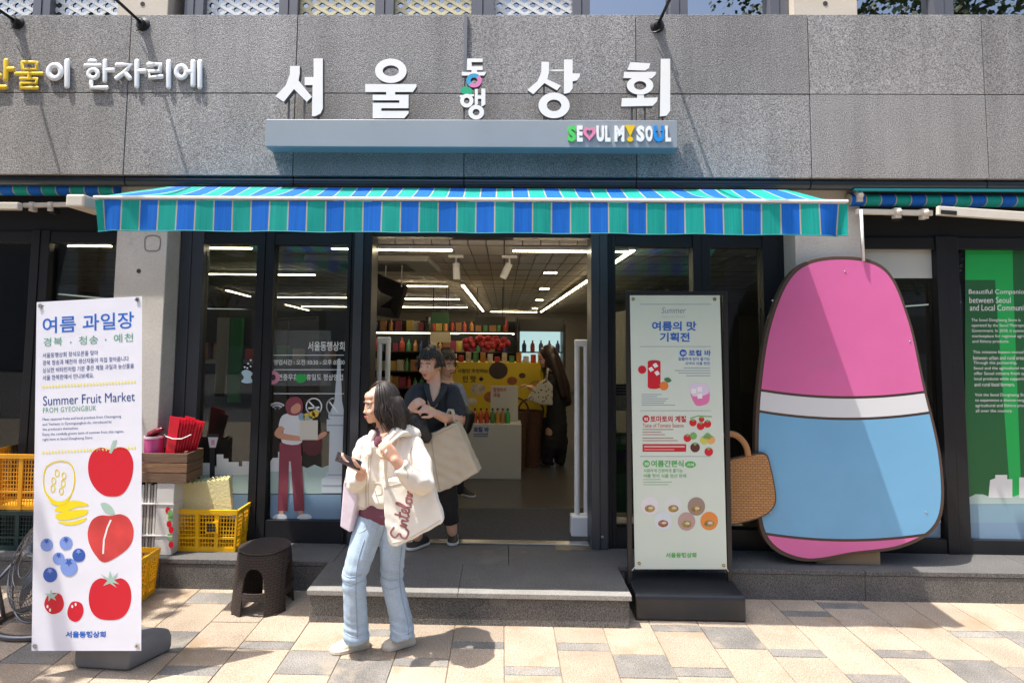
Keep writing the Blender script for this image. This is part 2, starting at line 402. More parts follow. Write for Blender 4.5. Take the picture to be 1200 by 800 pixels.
# upper storey: windows with lattice film between grey mullions, concrete piers
zU = zT - .01; ZTOP = 5.9; YU = 4.60
def UX(px): return AY(px, 8, YU).x
for a, b in ((150, 208), (920, 993), (-560, -500), (1690, 1760)):
    p = MB().box(UX(a), UX(b), YF + .12, 5.0, zU, ZTOP).build('upper_pier', concrete_up, bd, bevel=.005)
    MB().lathe([(.018, 0), (.018, .004), (.01, .004)], (0, 0, 0), 14, Matrix.Translation(((UX(a) + UX(b)) / 2, YF + .121, AY(178, 5, YF + .12).z)) @ Matrix.Rotation(R(90), 4, 'X')).build('tie_hole', hole, p)
lat_w = mat('lattice_white', (.72, .74, .72), .6); lat_c = mat('lattice_cream', (.68, .62, .40), .6)
def lattice(x0, x1, z0, z1, m, par):
    """star lattice film: bars in three directions"""
    mb = MB(); s = .066; y = YU - .006; bw = .025
    for d, ang in enumerate((90, 30, -30)):
        ca, sa = math.cos(R(ang)), math.sin(R(ang)); nx, nz = -sa, ca; cx, cz = (x0 + x1) / 2, (z0 + z1) / 2
        n = int(1.2 / s) + 2
        for i in range(-n, n + 1):
            o = (i + .5) * s; px, pz = cx + nx * o, cz + nz * o; t0, t1 = -9, 9
            for p0, dd, lo, hi in ((px, ca, x0, x1), (pz, sa, z0, z1)):
                if abs(dd) < 1e-6:
                    if not lo < p0 < hi: t0, t1 = 1, 0
                else:
                    a, b = sorted(((lo - p0) / dd, (hi - p0) / dd)); t0 = max(t0, a); t1 = min(t1, b)
            if t1 - t0 > .02: mb.bar((px + ca * t0, y - d * .002, pz + sa * t0), (px + ca * t1, y - d * .002, pz + sa * t1), .0015, bw, up=(nx, 0, nz))
    return mb.build('lattice_film', m, par)
mulls = [(-62, -42), (47, 66), (222, 243), (331, 352), (442, 463), (553, 579), (670, 690), (783, 803), (898, 919), (1087, 1110), (1300, 1322)]
for a, b in mulls:
    c_ = (UX(a) + UX(b)) / 2
    mm = MB().box(UX(a), c_ - .002, YU - .07, YU + .05, zU, ZTOP).box(c_ + .002, UX(b), YU - .064, YU + .05, zU, ZTOP).build('upper_mullion', upper_metal, bd)
for a, b, f in ((-42, 47, lat_w), (66, 150, lat_w), (243, 331, lat_w), (352, 442, lat_c), (463, 553, lat_c), (579, 670, lat_w), (690, 783, None), (803, 898, None), (993, 1087, None), (1110, 1300, None)):
    u = MB().box(UX(a) - .01, UX(b) + .01, YU, YU + .006, zU, ZTOP).build('upper_pane', glass_up, bd)
    if f: lattice(UX(a) + .004, UX(b) - .004, zU, zU + .75, f, u)
MB().box(-9.6, 9.6, YU + .4, YU + .45, zU, ZTOP).build('upper_blind', mat('upper_blind', (.35, .33, .26), .9), bd)
MB().box(-9.6, 9.6, YF, 9.0, ZTOP, ZTOP + .3).build('upper_slab', concrete_up, bd)

# ================================================================ shop windows and doorway
def wx(px, Y=YM): return AY(px, 430, Y).x
HZ = 2.52                                           # underside of window headers
def bay(name, label, posts, panes, zr, ext=None):
    t_ = thing(name, label, 'window', ((wx(posts[0][0]) + wx(posts[-1][1])) / 2, YM, SH))
    x0, x1 = wx(posts[0][0]), wx(posts[-1][1])
    for a, b, m in posts:
        c_ = wx(a) + (wx(b) - wx(a)) * .48
        MB().box(wx(a), c_ - .0015, YM, YM + .11, SH, 2.62).box(c_ + .0015, wx(b), YM + .006, YM + .11, SH, 2.62).build('post', m, t_, bevel=.003)
    fr = None
    for a, b in panes:
        fr = MB().box(wx(a) + .002, wx(b) - .002, YM + .012, YM + .1, SH, zr).box(wx(a) + .002, wx(b) - .002, YM + .012, YM + .1, HZ, 2.61).build('rail', dark_metal, t_, bevel=.003)
        g_ = MB().box(wx(a), wx(b), YG, YG + .008, zr - .005, HZ + .005).build('pane', glass, t_)
    return t_
winA = bay('shop_window', 'dark glazed shop window at the far left behind the fruit banner', [(-420, -400, dark_metal), (27, 48, dark_metal), (128, 134, dark_metal)], [(-400, 27), (48, 130)], .38)
winC = bay('shop_window', 'shop window with opening hours lettering and a cartoon shopper sticker, left of the doorway', [(205, 232, jamb_metal), (296, 316, dark_metal), (404, 413, dark_metal)], [(232, 296), (316, 404)], .375)
winD = bay('shop_window', 'narrow dark shop window behind the pale green banner, right of the doorway', [(712, 722, dark_metal), (814, 835, dark_metal), (897, 936, dark_metal)], [(722, 814), (835, 897)], .36)
winE = bay('shop_window', 'shop window with green panel and white English lettering at the far right', [(1002, 1007, dark_metal), (1103, 1130, dark_metal), (1560, 1580, dark_metal)], [(1006, 1103), (1130, 1560)], .31)
dr = thing('doorway', 'open sliding doorway with grey metal jambs and a steel threshold', 'doorway', (-.15, YM, SH))
for a, b in ((413, 434), (692, 712)):
    m_ = (a + b) / 2
    MB().box(wx(a) + .002, wx(m_) - .001, YM - .035, YM + .2, SH, 2.66).build('jamb', jamb_metal, dr, bevel=.004)
    MB().box(wx(m_) + .001, wx(b) - .002, YM - .025, YM + .2, SH, 2.66).build('jamb', dark_metal if a < 500 else jamb_metal, dr, bevel=.004)
MB().box(wx(434), wx(692), YM, YM + .14, 2.585, 2.70).build('header', dark_metal, dr, bevel=.003)
MB().box(wx(434) + .002, wx(692) - .002, YM + .05, YM + .13, SH, SH + .012).build('threshold', steel, dr, bevel=.003)
kp = AY(706, 629, YM - .03); MB().lathe([(.011, 0), (.011, .006), (.006, .008)], (0, 0, 0), 16, Matrix.Translation((kp.x, YM - .026, kp.z)) @ Matrix.Rotation(R(90), 4, 'X')).build('key_switch', steel, dr, smooth=True, auto=40)
gp = [AZ(650, 637, SH), AZ(697, 637, SH), AZ(702, 645, SH), AZ(652, 645, SH)]
MB().prism([p + V((0, 0, .004)) for p in gp], (0, 0, -.006)).build('floor_plate', mat('brass_plate', (.20, .17, .13), .45, .6, var=.25, vs=20), dr)

# ---------------------------------------------------------------- stickers on the glass
YS = YG - .003
def fw(px, py): return AY(px, py, YS)
def film(nm, pts, m, par, k): return patch(nm, pts, fw, m, par, (0, -.0012 * k, 0))
def filmrect(nm, x0, y0, x1, y1, m, par, k): return film(nm, [(x0, y0), (x1, y0), (x1, y1), (x0, y1)], m, par, k)
f_white = filmmat('film_white', (.72, .74, .74), .92); f_grey = filmmat('film_pale_grey', (.60, .66, .70), .92); f_grey2 = filmmat('film_mid_grey', (.33, .38, .43), .9)
f_sage = filmmat('film_sage', (.44, .57, .53), .9); f_blue = filmmat('film_slate_blue', (.22, .34, .47), .92); f_teal = filmmat('film_blue', (.25, .40, .50), .9)
f_maroon = filmmat('film_maroon', (.25, .045, .07), .95); f_skin = filmmat('film_skin', (.62, .30, .19), .95); f_pink = filmmat('film_pink', (.75, .28, .42), .95)
f_green = filmmat('film_green', (.02, .40, .08), .95); f_dark = filmmat('film_dark', (.03, .03, .035), .95); f_yel = filmmat('film_yellow', (.75, .52, .06), .95); f_paper = filmmat('film_paper', (.68, .63, .54), .95)
f_ghost = filmmat('film_frost', (.55, .58, .58), .14)
lw = mat('lettering_white', (.82, .83, .83), .5)
# slate band, hills, skyline
for a, b in ((234, 295), (317, 403)):
    filmrect('film_band', a, 578, b, 608, f_blue, winC, 1)
    hill = [(a, 579), (a, 556)] + [(a + (b - a) * i / 10, 549 - 5 * abs(math.sin(i * 1.35 + a))) for i in range(11)] + [(b, 579)]
    film('film_hill', hill, f_sage, winC, 1)
sk = [(234, 556), (234, 542), (246, 542), (246, 548), (254, 548), (254, 532), (262, 532), (262, 537), (268, 537), (268, 541), (280, 541), (280, 546), (284, 546), (284, 540), (295, 540), (295, 556)]
film('film_skyline', sk, f_white, winC, 2)
film('film_skyline', [(317, 552), (317, 540), (312 + 8, 536), (326, 536), (326, 529), (342, 529), (342, 534), (354, 534), (354, 552)], f_white, winC, 2)
# lantern
filmrect('film_lamp_post', 246, 518, 252, 560, f_dark, winC, 3); film('film_lantern', [(244, 512), (256, 512), (253, 524), (246, 524)], f_white, winC, 4); filmrect('film_lantern_light', 248, 515, 252, 521, f_pink, winC, 5)
filmrect('film_lantern_cap', 243, 508, 257, 512, f_dark, winC, 4)
# tower
film('film_tower', [(396, 420), (399, 420), (401, 470), (404 - .5, 483), (404 - .5, 560), (379, 560), (385, 556), (387, 483), (392, 470)], f_grey, winC, 2)
for y0, y1, a in ((483, 490, 385), (491, 505, 383), (560, 577, 377), (553, 559, 383)):
    filmrect('film_tower_tier', a, y0, 403.5, y1, f_grey, winC, 3); filmrect('film_tower_line', a + 1, (y0 + y1) / 2 - .8, 403.5, (y0 + y1) / 2 + .8, f_grey2, winC, 4)
# cartoon shopper
film('film_trousers', [(328, 518), (353, 518), (357, 598), (345, 598), (341, 540), (339, 540), (337, 598), (326, 598)], f_maroon, winC, 6)
film('film_shirt', smoothpoly([(331, 487), (342, 484), (354, 488), (354, 518), (331, 518), (333, 502), (327, 500)], 4), f_white, winC, 7)
film('film_arm', smoothpoly([(328, 499), (334, 502), (332, 507), (352, 511), (353, 516), (330, 514), (322, 508)], 4), f_skin, winC, 8)
film('film_hand', smoothpoly([(372, 511), (380, 505), (384, 507), (381, 511), (373, 515)], 4), f_skin, winC, 8)
film('film_hair', smoothpoly([(337, 483), (335, 474), (340, 466), (350, 465), (355, 471), (355, 480), (350, 486), (341, 486)], 5), f_maroon, winC, 8)
film('film_face', smoothpoly([(342, 477), (349, 472), (353, 475), (352, 481), (347, 484), (342, 483)], 5), f_skin, winC, 9)
filmrect('film_paper_bag', 352, 492, 373, 515, f_paper, winC, 9)
for cx, cy, m_ in ((354, 488, f_teal), (360, 488, f_yel), (366, 486, f_yel), (370, 484, f_yel), (363, 490, f_sage)): film('film_fruit', ell(cx, cy, 4, 4.5, 12), m_, winC, 8.5)
for a in (320, 349): film('film_shoe', smoothpoly([(a, 607), (a + 4, 602), (a + 14, 602), (a + 16, 607)], 3), f_white, winC, 7)
for a in (327.5, 350): filmrect('film_ankle', a, 598, a + 5, 603, f_skin, winC, 6.5)
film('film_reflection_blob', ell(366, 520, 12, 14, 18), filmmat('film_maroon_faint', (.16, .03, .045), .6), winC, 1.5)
# pictograms and ornaments
pic = MB()
for r_ in (3, 6.5, 10): stroke(pic, ell(325, 480, r_, r_ * .8, 9, 220, 320), 2, fw, (0, -.004, 0))
stroke(pic, ell(368, 476, 9, 9.5, 24) + [(377, 476)], 1.6, fw, (0, -.004, 0)); stroke(pic, [(361, 469), (375, 483)], 1.6, fw, (0, -.004, 0)); stroke(pic, [(362, 478), (374, 477)], 2, fw, (0, -.004, 0))
stroke(pic, ell(391, 476, 8, 9.5, 24, 90, 270), 1.6, fw, (0, -.004, 0)); stroke(pic, [(385, 469), (396, 483)], 1.6, fw, (0, -.004, 0))
for y in (416, 433, 461): stroke(pic, [(321, y), (403, y)], .8, fw, (0, -.004, 0))
pic.build('film_pictograms', lw, winC)
MB().ring([fw(*p) + V((0, -.005, 0)) for p in ell(320, 442, 8, 8)], [fw(*p) + V((0, -.005, 0)) for p in ell(320, 442, 3.5, 3.5)], (0, .0008, 0)).build('film_ring', f_pink, winC)
film('film_leaf', smoothpoly([(346, 440), (354, 438), (360, 441), (357, 447), (350, 448)], 4), f_green, winC, 5)
film('film_splash', smoothpoly([(283, 436), (289, 433), (296, 437), (294, 442), (297, 447), (290, 449), (283, 447), (286, 442)], 4), filmmat('film_ice', (.50, .68, .78), .92), winC, 2)
dots = MB()
for cx, cy in ((287, 430), (291, 426), (294, 422), (290, 431), (298, 430), (294, 429)): dots.flat([fw(*p) + V((0, -.004, 0)) for p in ell(cx, cy, 1.2, 1.2, 8)])
dots.build('film_dots', lw, winC)
letters('lettering', '서울동행상회', (361, 400, 404, 411), fw, lw, winC, (0, -.004, 0), .015)
letters('lettering', '영업시간 : 오전 10:30 - 오후 07:00', (321, 421, 404, 427.5), fw, lw, winC, (0, -.004, 0), .01)
letters('lettering', '연중무휴, 공휴일도 정상영업', (326, 438, 402, 446), fw, lw, winC, (0, -.004, 0), .008)
filmrect('film_notice', 313, 387, 388, 452, f_ghost, winC, 1)
# right windows: posters, skyline, green panel
YI = YG + .16
def fi(px, py): return AY(px, py, YI)
gp1 = mat('green_board', (.012, .30, .055), .5, var=.06, vs=3); gp2 = mat('green_board_dark', (.02, .13, .045), .5, var=.1, vs=3)
pb = thing('green_display_board', 'tall green display board standing inside the far right window', 'board', (AY(1180, 640, YI).x, YI, SH))
patchb = MB().prism([fi(1126, 250), fi(1300, 250), fi(1300, 648), fi(1140, 648)], (0, .03, 0)).build('board', gp2, pb)
gf = filmmat('film_sunlit_green', (.008, .42, .085), .95)  # brighter green paints in the sunlit parts of the green panel
film('green_film', [(1131, 250), (1320, 250), (1320, 588), (1131, 588)], filmmat('film_deep_green', (.015, .13, .04), .88), winE, .4); film('green_film', [(1131, 256), (1186, 256), (1187, 328), (1131, 328)], gf, winE, 1); film('green_film', [(1166, 328), (1187, 328), (1197, 586), (1184, 586)], gf, winE, 1)
for i, s_ in enumerate(('Beautiful Companionship', 'between Seoul', 'and Local Communities')):
    letters('lettering', s_, (1135 + i * .6, 339 + i * 9, 1135 + [82, 49, 75][i], 346 + i * 9), fw, lw, winE, (0, -.003, 0), .0)
para = ['The Seoul Donghaeng Store is', 'operated by the Seoul Metropolitan', 'Government. In 2018, it opened as', 'marketplace for regional agricultural', 'and fishery products.', '', 'This initiative fosters mutual growth', 'between urban and rural areas.', 'Through this partnership,', 'Seoul and the agricultural regions', 'offer Seoul citizens fresh quality', 'local products while supporting farms', 'and rural food farmers.', '', 'Visit the Seoul Donghaeng Store', 'to experience a diverse range of', 'agricultural and fishery products', 'all over the country.']
for i, s_ in enumerate(para):
    if s_: letters('lettering', s_, (1138 + i * .3, 373 + i * 6.25, 1138 + i * .3 + len(s_) * 2.05, 377.6 + i * 6.25), fw, lw, winE, (0, -.003, 0), .0)
for a, b in ((1008, 1102), (1134, 1320)):
    filmrect('film_band', a, 612, b, 640, f_blue, winE, 1); filmrect('film_water', a, 588, b, 612, f_teal, winE, 1)
film('film_hill', [(1134, 590)] + [(1134 + i * 9, 583 - 5 * abs(math.sin(i * 1.1))) for i in range(20)] + [(1305, 590)], f_sage, winE, 1.5)
film('film_skyline', [(1158, 583), (1160, 562), (1166, 560), (1166, 556), (1180, 556), (1180, 561), (1186, 561), (1186, 583)], f_white, winE, 2)
film('film_skyline', [(1194, 583), (1194, 559), (1215, 559), (1215, 583)], f_white, winE, 2)
film('film_roofed_hall', [(1080, 612), (1080, 540), (1088, 528), (1097, 528), (1102, 534), (1102, 612)], f_white, winE, 2)
for y in (543, 553, 563, 578, 590): filmrect('film_hall_line', 1080, y, 1102, y + 3.4, f_grey2, winE, 3)
filmrect('frosted_film', 1007, 251, 1102, 326, filmmat('film_frosted_panel', (.60, .63, .59), .92), winE, 1)
filmrect('frosted_film', -400, 248, 27, 272, filmmat('film_frosted_left', (.30, .30, .28), .8), winA, 1); filmrect('frosted_film', 48, 248, 130, 272, filmmat('film_frosted_left', (.30, .30, .28), .8), winA, 1)
# posters behind the narrow right window
po = thing('green_poster', 'green poster with white Korean lettering behind the glass beside the doorway', 'poster', (AY(726, 560, YI).x, YI, .8))
MB().prism([fi(708, 507), fi(812, 507), fi(812, 600), fi(708, 600)], (0, .01, 0)).build('sheet', mat('poster_green', (.03, .25, .06), .5, var=.1, vs=4), po)
letters('lettering', '서울동행', (717, 511, 752, 520), fi, lw, po, (0, -.002, 0), .015)
for i, c in enumerate(((.07, .06, .18), (.02, .12, .03), (.06, .34, .09))):
    patch('print_shape', [(711, 530 + i * 14), (735, 526 + i * 14), (770, 540 + i * 14), (711, 552 + i * 14)], fi, mat('poster_shape%d' % i, c, .5), po, (0, -.001 * (i + 1), 0))
pn = thing('notice_sheet', 'white notice sheet with navy heading taped inside the glass beside the doorway', 'notice', (AY(726, 480, YI).x, YI, 1.2))
MB().prism([fi(709, 450), fi(745, 450), fi(745, 481), fi(709, 481)], (0, .004, 0)).build('sheet', mat('paper_white', (.65, .66, .68), .7), pn)
patch('heading', [(709, 450), (745, 450), (745, 463), (709, 463)], fi, mat('navy_print', (.03, .05, .16), .6), pn, (0, -.002, 0))
nl = MB()
for y in (453, 456.5, 460): stroke(nl, [(716, y), (742, y)], .8, fi, (0, -.004, 0))
nl.build('heading_lines', lw, pn)
nl = MB()
for y in (467, 470, 473, 476): stroke(nl, [(713, y), (722, y)], .8, fi, (0, -.002, 0)); stroke(nl, [(728, y), (741, y)], .8, fi, (0, -.002, 0))
nl.build('notice_lines', mat('ink_grey', (.1, .1, .1), .7), pn)

# ================================================================ awnings
def stripes(name, x0, wd):
    m = mat(name, (.02, .2, .5), .75); t = m.node_tree; L = t.links.new; b = t.nodes['Principled BSDF']
    g = nd(t, 'ShaderNodeNewGeometry'); sx = nd(t, 'ShaderNodeSeparateXYZ'); L(g.outputs['Position'], sx.inputs[0])
    def mth(op, a, b_=None):
        n = nd(t, 'ShaderNodeMath', operation=op)
        for i, q in enumerate((a, b_)):
            if q is None: continue
            if isinstance(q, (int, float)): n.inputs[i].default_value = q
            else: L(q, n.inputs[i])
        return n.outputs[0]
    u = mth('DIVIDE', mth('SUBTRACT', sx.outputs[0], x0), wd)
    odd = mth('FLOORED_MODULO', mth('FLOOR', u), 2.0); fr = mth('FRACT', u)
    line = mth('LESS_THAN', mth('MINIMUM', fr, mth('SUBTRACT', 1.0, fr)), .035)
    mx = nd(t, 'ShaderNodeMix', data_type='RGBA'); L(odd, mx.inputs[0]); mx.inputs[6].default_value = (.003, .17, .70, 1); mx.inputs[7].default_value = (.004, .42, .35, 1)
    # woven thread variation
    n = nd(t, 'ShaderNodeTexNoise'); n.inputs['Scale'].default_value = 1.0; n.inputs['Detail'].default_value = 3
    mp = nd(t, 'ShaderNodeMapping'); mp.inputs['Scale'].default_value = (160, 3, 3); L(g.outputs['Position'], mp.inputs[0]); L(mp.outputs[0], n.inputs[0])
    mr = nd(t, 'ShaderNodeMapRange'); L(n.outputs[0], mr.inputs[0]); mr.inputs[3].default_value = .72; mr.inputs[4].default_value = 1.3
    ml = nd(t, 'ShaderNodeMix', data_type='RGBA', blend_type='MULTIPLY'); ml.inputs[0].default_value = 1; L(mx.outputs[2], ml.inputs[6]); L(mr.outputs[0], ml.inputs[7])
    m2 = nd(t, 'ShaderNodeMix', data_type='RGBA'); L(line, m2.inputs[0]); L(ml.outputs[2], m2.inputs[6]); m2.inputs[7].default_value = (.55, .50, .36, 1)
    L(m2.outputs[2], b.inputs['Base Color'])
    # light soaks through the cloth
    tl = nd(t, 'ShaderNodeBsdfTranslucent'); L(m2.outputs[2], tl.inputs[0]); ms = nd(t, 'ShaderNodeMixShader'); ms.inputs[0].default_value = .38
    o = t.nodes['Material Output']; L(b.outputs[0], ms.inputs[1]); L(tl.outputs[0], ms.inputs[2]); L(ms.outputs[0], o.inputs[0])
    return m
YA = 3.58                                            # front edge of the opened awning
aw = thing('striped_awning', 'opened blue and teal striped awning with valance over the shop doorway', 'awning', (-.1, YF, 2.7))
ax0, ax1 = AY(114, 240, YA).x, AY(991, 248, YA).x; zf0 = AY(114, 233, YA).z; zv = .188
sw = (AY(965, 260, YA).x - AY(122.5, 260, YA).x) / 38.3; stripe_m = stripes('awning_stripes', AY(122.5, 260, YA).x, sw)
NX = 150; cv = MB(); pts = []
zr = AY(600, 224, YF - .02).z - .022
for j in range(9):
    v = j / 8
    for i in range(NX + 1):
        u = i / NX; x = ax0 + (ax1 - ax0) * u
        sag = -.045 * math.sin(math.pi * v) * (.35 + .65 * math.sin(math.pi * u) ** .5) + .020 * math.sin(u * 31 + v * 2) * math.sin(math.pi * v) ** .7 * (1 - .4 * v) + .010 * math.sin(u * 67 + 1.3) * math.sin(math.pi * min(1, v * 1.3)) * (1 - v)
        pts.append(V((x, YA + (YF - .02 - YA) * v, zf0 + .012 + (zr - zf0 + .03) * v + sag)))
fs = [(j * (NX + 1) + i, j * (NX + 1) + i + 1, (j + 1) * (NX + 1) + i + 1, (j + 1) * (NX + 1) + i) for j in range(8) for i in range(NX)]
cv.add(pts, fs).build('canopy', stripe_m, aw, smooth=True)
vl = MB(); pts = []
for j in range(7):
    v = j / 6
    for i in range(NX * 2 + 1):
        u = i / NX / 2; x = ax0 + (ax1 - ax0) * u; e = max(0, 1 - min(u, 1 - u) * 26)
        y = YA - .022 + v * (.006 * math.sin(u * 44) + .003 * math.sin(u * 121 + 2) + .0012 * math.sin(u * 300)) + e * v * .05 * math.sin(u * 90 + 1)
        z = zf0 - .012 - zv * v + .002 * math.sin(u * 57) * v
        pts.append(V((x, y, z)))
W_ = NX * 2 + 1
vl.add(pts, [(j * W_ + i, j * W_ + i + 1, (j + 1) * W_ + i + 1, (j + 1) * W_ + i) for j in range(6) for i in range(NX * 2)]).build('valance', stripe_m, aw, smooth=True)
hem = MB(); bot = pts[6 * W_:]; hem.tube([p + V((0, -.001, 0)) for p in bot[::4]], .0035, 6).build('hem_cord', mat('hem_teal', (.01, .2, .22), .7), aw)
MB().box(ax0 - .012, ax1 + .006, YA - .03, YA + .012, zf0 - .004, zf0 + .015).build('front_bar', white_paint, aw, bevel=.006)
for s_ in (0, 1):                                    # folding arms under the cloth
    xa = ax0 + .15 if s_ == 0 else ax1 - .15; xm = xa + (.55 if s_ == 0 else -.55)
    MB().bar((xa, YF + .02, zr - .06), (xm, YF - .2, zr - .09), .05, .035).bar((xm, YF - .2, zr - .09), (xa + (.1 if s_ == 0 else -.1), YA + .03, zf0), .045, .03).build('folding_arm', cream_metal, aw, bevel=.005)
ebx = AY(100, 240, YA + .1); MB().box(ebx.x - .055, ebx.x + .06, YA + .0, YA + .26, ebx.z - .035, ebx.z + .045).build('end_cap', cream_metal, aw, bevel=.012)
MB().tube([(ax0, YF - .03, zr + .0), (ax1, YF - .03, zr + .0)], .028, 12).build('roller', stripe_m, aw, smooth=True, auto=40)
def small_awning(x0, x1, label, py, mirror):
    YR = YF + .11
    t_ = thing('rolled_awning', label, 'awning', ((x0 + x1) / 2, YR, 2.8)); sm = stripes('rolled_stripes%d' % mirror, x0, .11)
    z = AY(600, py, YR).z
    MB().tube([(x0, YR - .0, z - .055), (x1, YR - .0, z - .055)], .046, 14).build('roller', sm, t_, smooth=True, auto=40)
    MB().box(x0, x1, YR - .09, YR - .06, z - .005, z + .014).build('front_bar', mat('awning_bar_teal', (.02, .30, .34), .5), t_, bevel=.004)
    return t_, YR, z
a1, YR, z1 = small_awning(-6.5, AY(127, 225, YF).x, 'rolled up striped awning above the far left window', 217, 0)
zq = AY(60, 242, YR).z
MB().bar((-6, YR - .1, AY(0, 242, YR - .1).z), (AY(24, 240, YR - .1).x, YR - .1, AY(24, 242, YR - .1).z), .05, .055).build('folding_arm', cream_metal, a1, bevel=.006)
MB().bar((AY(32, 240, YR).x, YR - .03, zq), (AY(92, 240, YR).x, YR - .03, zq + .01), .03, .035).build('bracket_bar', cream_metal, a1, bevel=.005)
for px in (36, 58): 
    c_ = AY(px, 241, YR - .05); MB().ball(c_, .022, 10, 6).box(c_.x - .015, c_.x + .015, c_.y, c_.y + .05, c_.z - .04, c_.z + .03).build('joint', cream_metal, a1)
c_ = AY(64, 248, YR); MB().box(c_.x - .02, c_.x + .02, c_.y - .03, c_.y + .03, c_.z - .02, c_.z + .03).build('bracket', black_plastic, a1)
a2, YR, z2 = small_awning(AY(1004, 228, YF).x, 7.5, 'rolled up striped awning above the far right window', 224, 1)
pA = AY(1098, 247, YR - .12); pB = AY(1230, 256, YR - .12)
MB().bar(pA, pA + (pB - pA) * 4, .03, .068).build('folding_arm', cream_metal, a2, bevel=.006)
patch('maker_plate', [(1102, 246), (1121, 247.4), (1121, 252.4), (1102, 251)], lambda a, b: AY(a, b, YR - .14), black_plastic, a2, (0, -.004, 0))
p0 = AY(1003, 248, YR - .03); p1 = AY(1092, 250, YR - .03); MB().bar(p0, p1, .03, .04).build('bracket_bar', cream_metal, a2, bevel=.005)
for px, py in ((1053, 248), (1085, 249), (1008, 229)):
    c_ = AY(px, py, YR - .06); MB().ball(c_, .026, 10, 6).box(c_.x - .02, c_.x + .02, c_.y, c_.y + .05, c_.z - .045, c_.z + .03).build('joint', cream_metal, a2)
c_ = AY(1050, 255, YR); MB().box(c_.x - .03, c_.x + .03, c_.y - .03, c_.y + .03, c_.z - .02, c_.z + .03).build('bracket', black_plastic, a2)
r0 = AY(1009, 246, YR - .08); r1 = AY(1012, 306, YR - .08)
MB().tube([r0, r1], .010, 10).build('crank_rod', white_paint, a2, smooth=True)

# ================================================================ signs
sign_white = mat('sign_white', (.86, .85, .82), .45, var=.02, vs=8); sign_edge = mat('sign_edge', (.10, .10, .105), .5)
bar_m = mat('sign_bar_grey', (.31, .34, .365), .4, .1, var=.05, vs=2.5, stain=((.26, .29, .32), 3, .62))
YB = YF - .15
sg = thing('shop_sign', 'white Korean letter sign standing on a long blue grey metal bar above the awning', 'sign', (AY(552, 172, YB).x, YF, zB + .2))
bx0, bx1 = AY(311, 150, YB).x, AY(794, 150, YB).x; bz0, bz1 = AY(552, 172.5, YB).z, AY(552, 140.5, YB).z
MB().box(bx0, bx1, YB, YF - .001, bz0, bz1).build('sign_bar', bar_m, sg, bevel=.004)
YL = YB + .012
def z2(ox): return lambda p: (ox + p[0] / 4, p[1] / 4)
def glyph(polys, rings, ox, m=sign_white, nm='letter', dep=.045):
    mb = MB()
    for k, pl_ in enumerate(polys):
        o = V((0, -.0006 * k, 0)); P = [AY(*z2(ox)(p), YL) + o for p in pl_]; n = len(P); off = V((0, dep, 0))
        mb.cur = 0; mb.flat(P); mb.cur = 1; mb.add(P + [p + off for p in P], [(i, (i + 1) % n, (i + 1) % n + n, i + n) for i in range(n)] + [tuple(range(2 * n - 1, n - 1, -1))])
    for k, (cx, cy, rx, ry, ix, iy) in enumerate(rings):
        o = V((0, -.0006 * (k + len(polys)), 0)); mb.cur = 1
        P = [AY(*z2(ox)(p), YL) + o for p in ell(cx, cy, rx, ry, 40)]; Q = [AY(*z2(ox)(p), YL) + o for p in ell(cx, cy, ix, iy, 40)]; n = 40; off = V((0, dep, 0))
        vs = P + Q + [p + off for p in P] + [p + off for p in Q]
        mb.cur = 0; mb.add(vs, [(i, (i + 1) % n, n + (i + 1) % n, n + i) for i in range(n)]); mb.cur = 1
        mb.add(vs, [(i, 2 * n + i, 2 * n + (i + 1) % n, (i + 1) % n) for i in range(n)] + [(n + i, n + (i + 1) % n, 3 * n + (i + 1) % n, 3 * n + i) for i in range(n)])
    return mb.build(nm, [m, sign_edge], sg)
glyph([[(160, 310), (205, 310), (205, 345), (199, 378), (262, 455), (238, 478), (178, 418), (130, 478), (90, 452), (140, 400), (158, 350)],
       [(270, 275), (313, 275), (313, 510), (302, 533), (278, 545), (262, 545), (265, 400), (228, 400), (228, 362), (270, 362)]], [], 300)
glyph([[(512, 395), (752, 395), (752, 408), (735, 432), (652, 432), (652, 446), (610, 446), (610, 432), (512, 432)],
       [(547, 445), (715, 445), (715, 508), (588, 508), (588, 521), (715, 521), (715, 532), (695, 555), (547, 555), (547, 483), (672, 483), (672, 471), (547, 471)]], [(632, 333, 74, 57, 38, 25)], 300)
glyph([[(990, 275), (1062, 275), (1062, 292), (1011, 292), (1011, 312), (1062, 312), (1062, 330), (1036, 330), (1036, 338), (1080, 338), (1070, 355), (965, 355), (965, 338), (1010, 338), (1010, 330), (988, 330)]], [], 300)
hb = [(1022 + 36 * math.cos(R(a)), 378 + 33 * math.sin(R(a))) for a in range(135, 316, 12)]; hb += [(1022 + 16 * math.cos(R(a)), 378 + 14 * math.sin(R(a))) for a in range(315, 134, -12)]
hp = [(1022 + 36 * math.cos(R(a)), 378 + 33 * math.sin(R(a))) for a in range(-45, 136, 12)]; hp += [(1022 + 16 * math.cos(R(a)), 378 + 14 * math.sin(R(a))) for a in range(135, -46, -12)]
glyph([hb], [], 300, mat('sign_cyan', (.05, .36, .62), .4)); glyph([hp], [], 300, mat('sign_pink', (.75, .22, .45), .4))
glyph([smoothpoly([(958, 425), (970, 408), (1000, 410), (1015, 425), (1010, 440), (985, 442), (965, 438)], 4)], [], 300, mat('sign_green', (.02, .42, .20), .4))
glyph([[(955, 447), (1022, 441), (1022, 452), (955, 458)], [(1026, 418), (1040, 418), (1040, 448), (1056, 448), (1056, 416), (1075, 416), (1075, 490), (1056, 502), (1056, 464), (1040, 464), (1040, 490), (1026, 496)]], [(988, 473, 31, 32, 13, 14), (1032, 527, 37, 34, 16, 15)], 300)
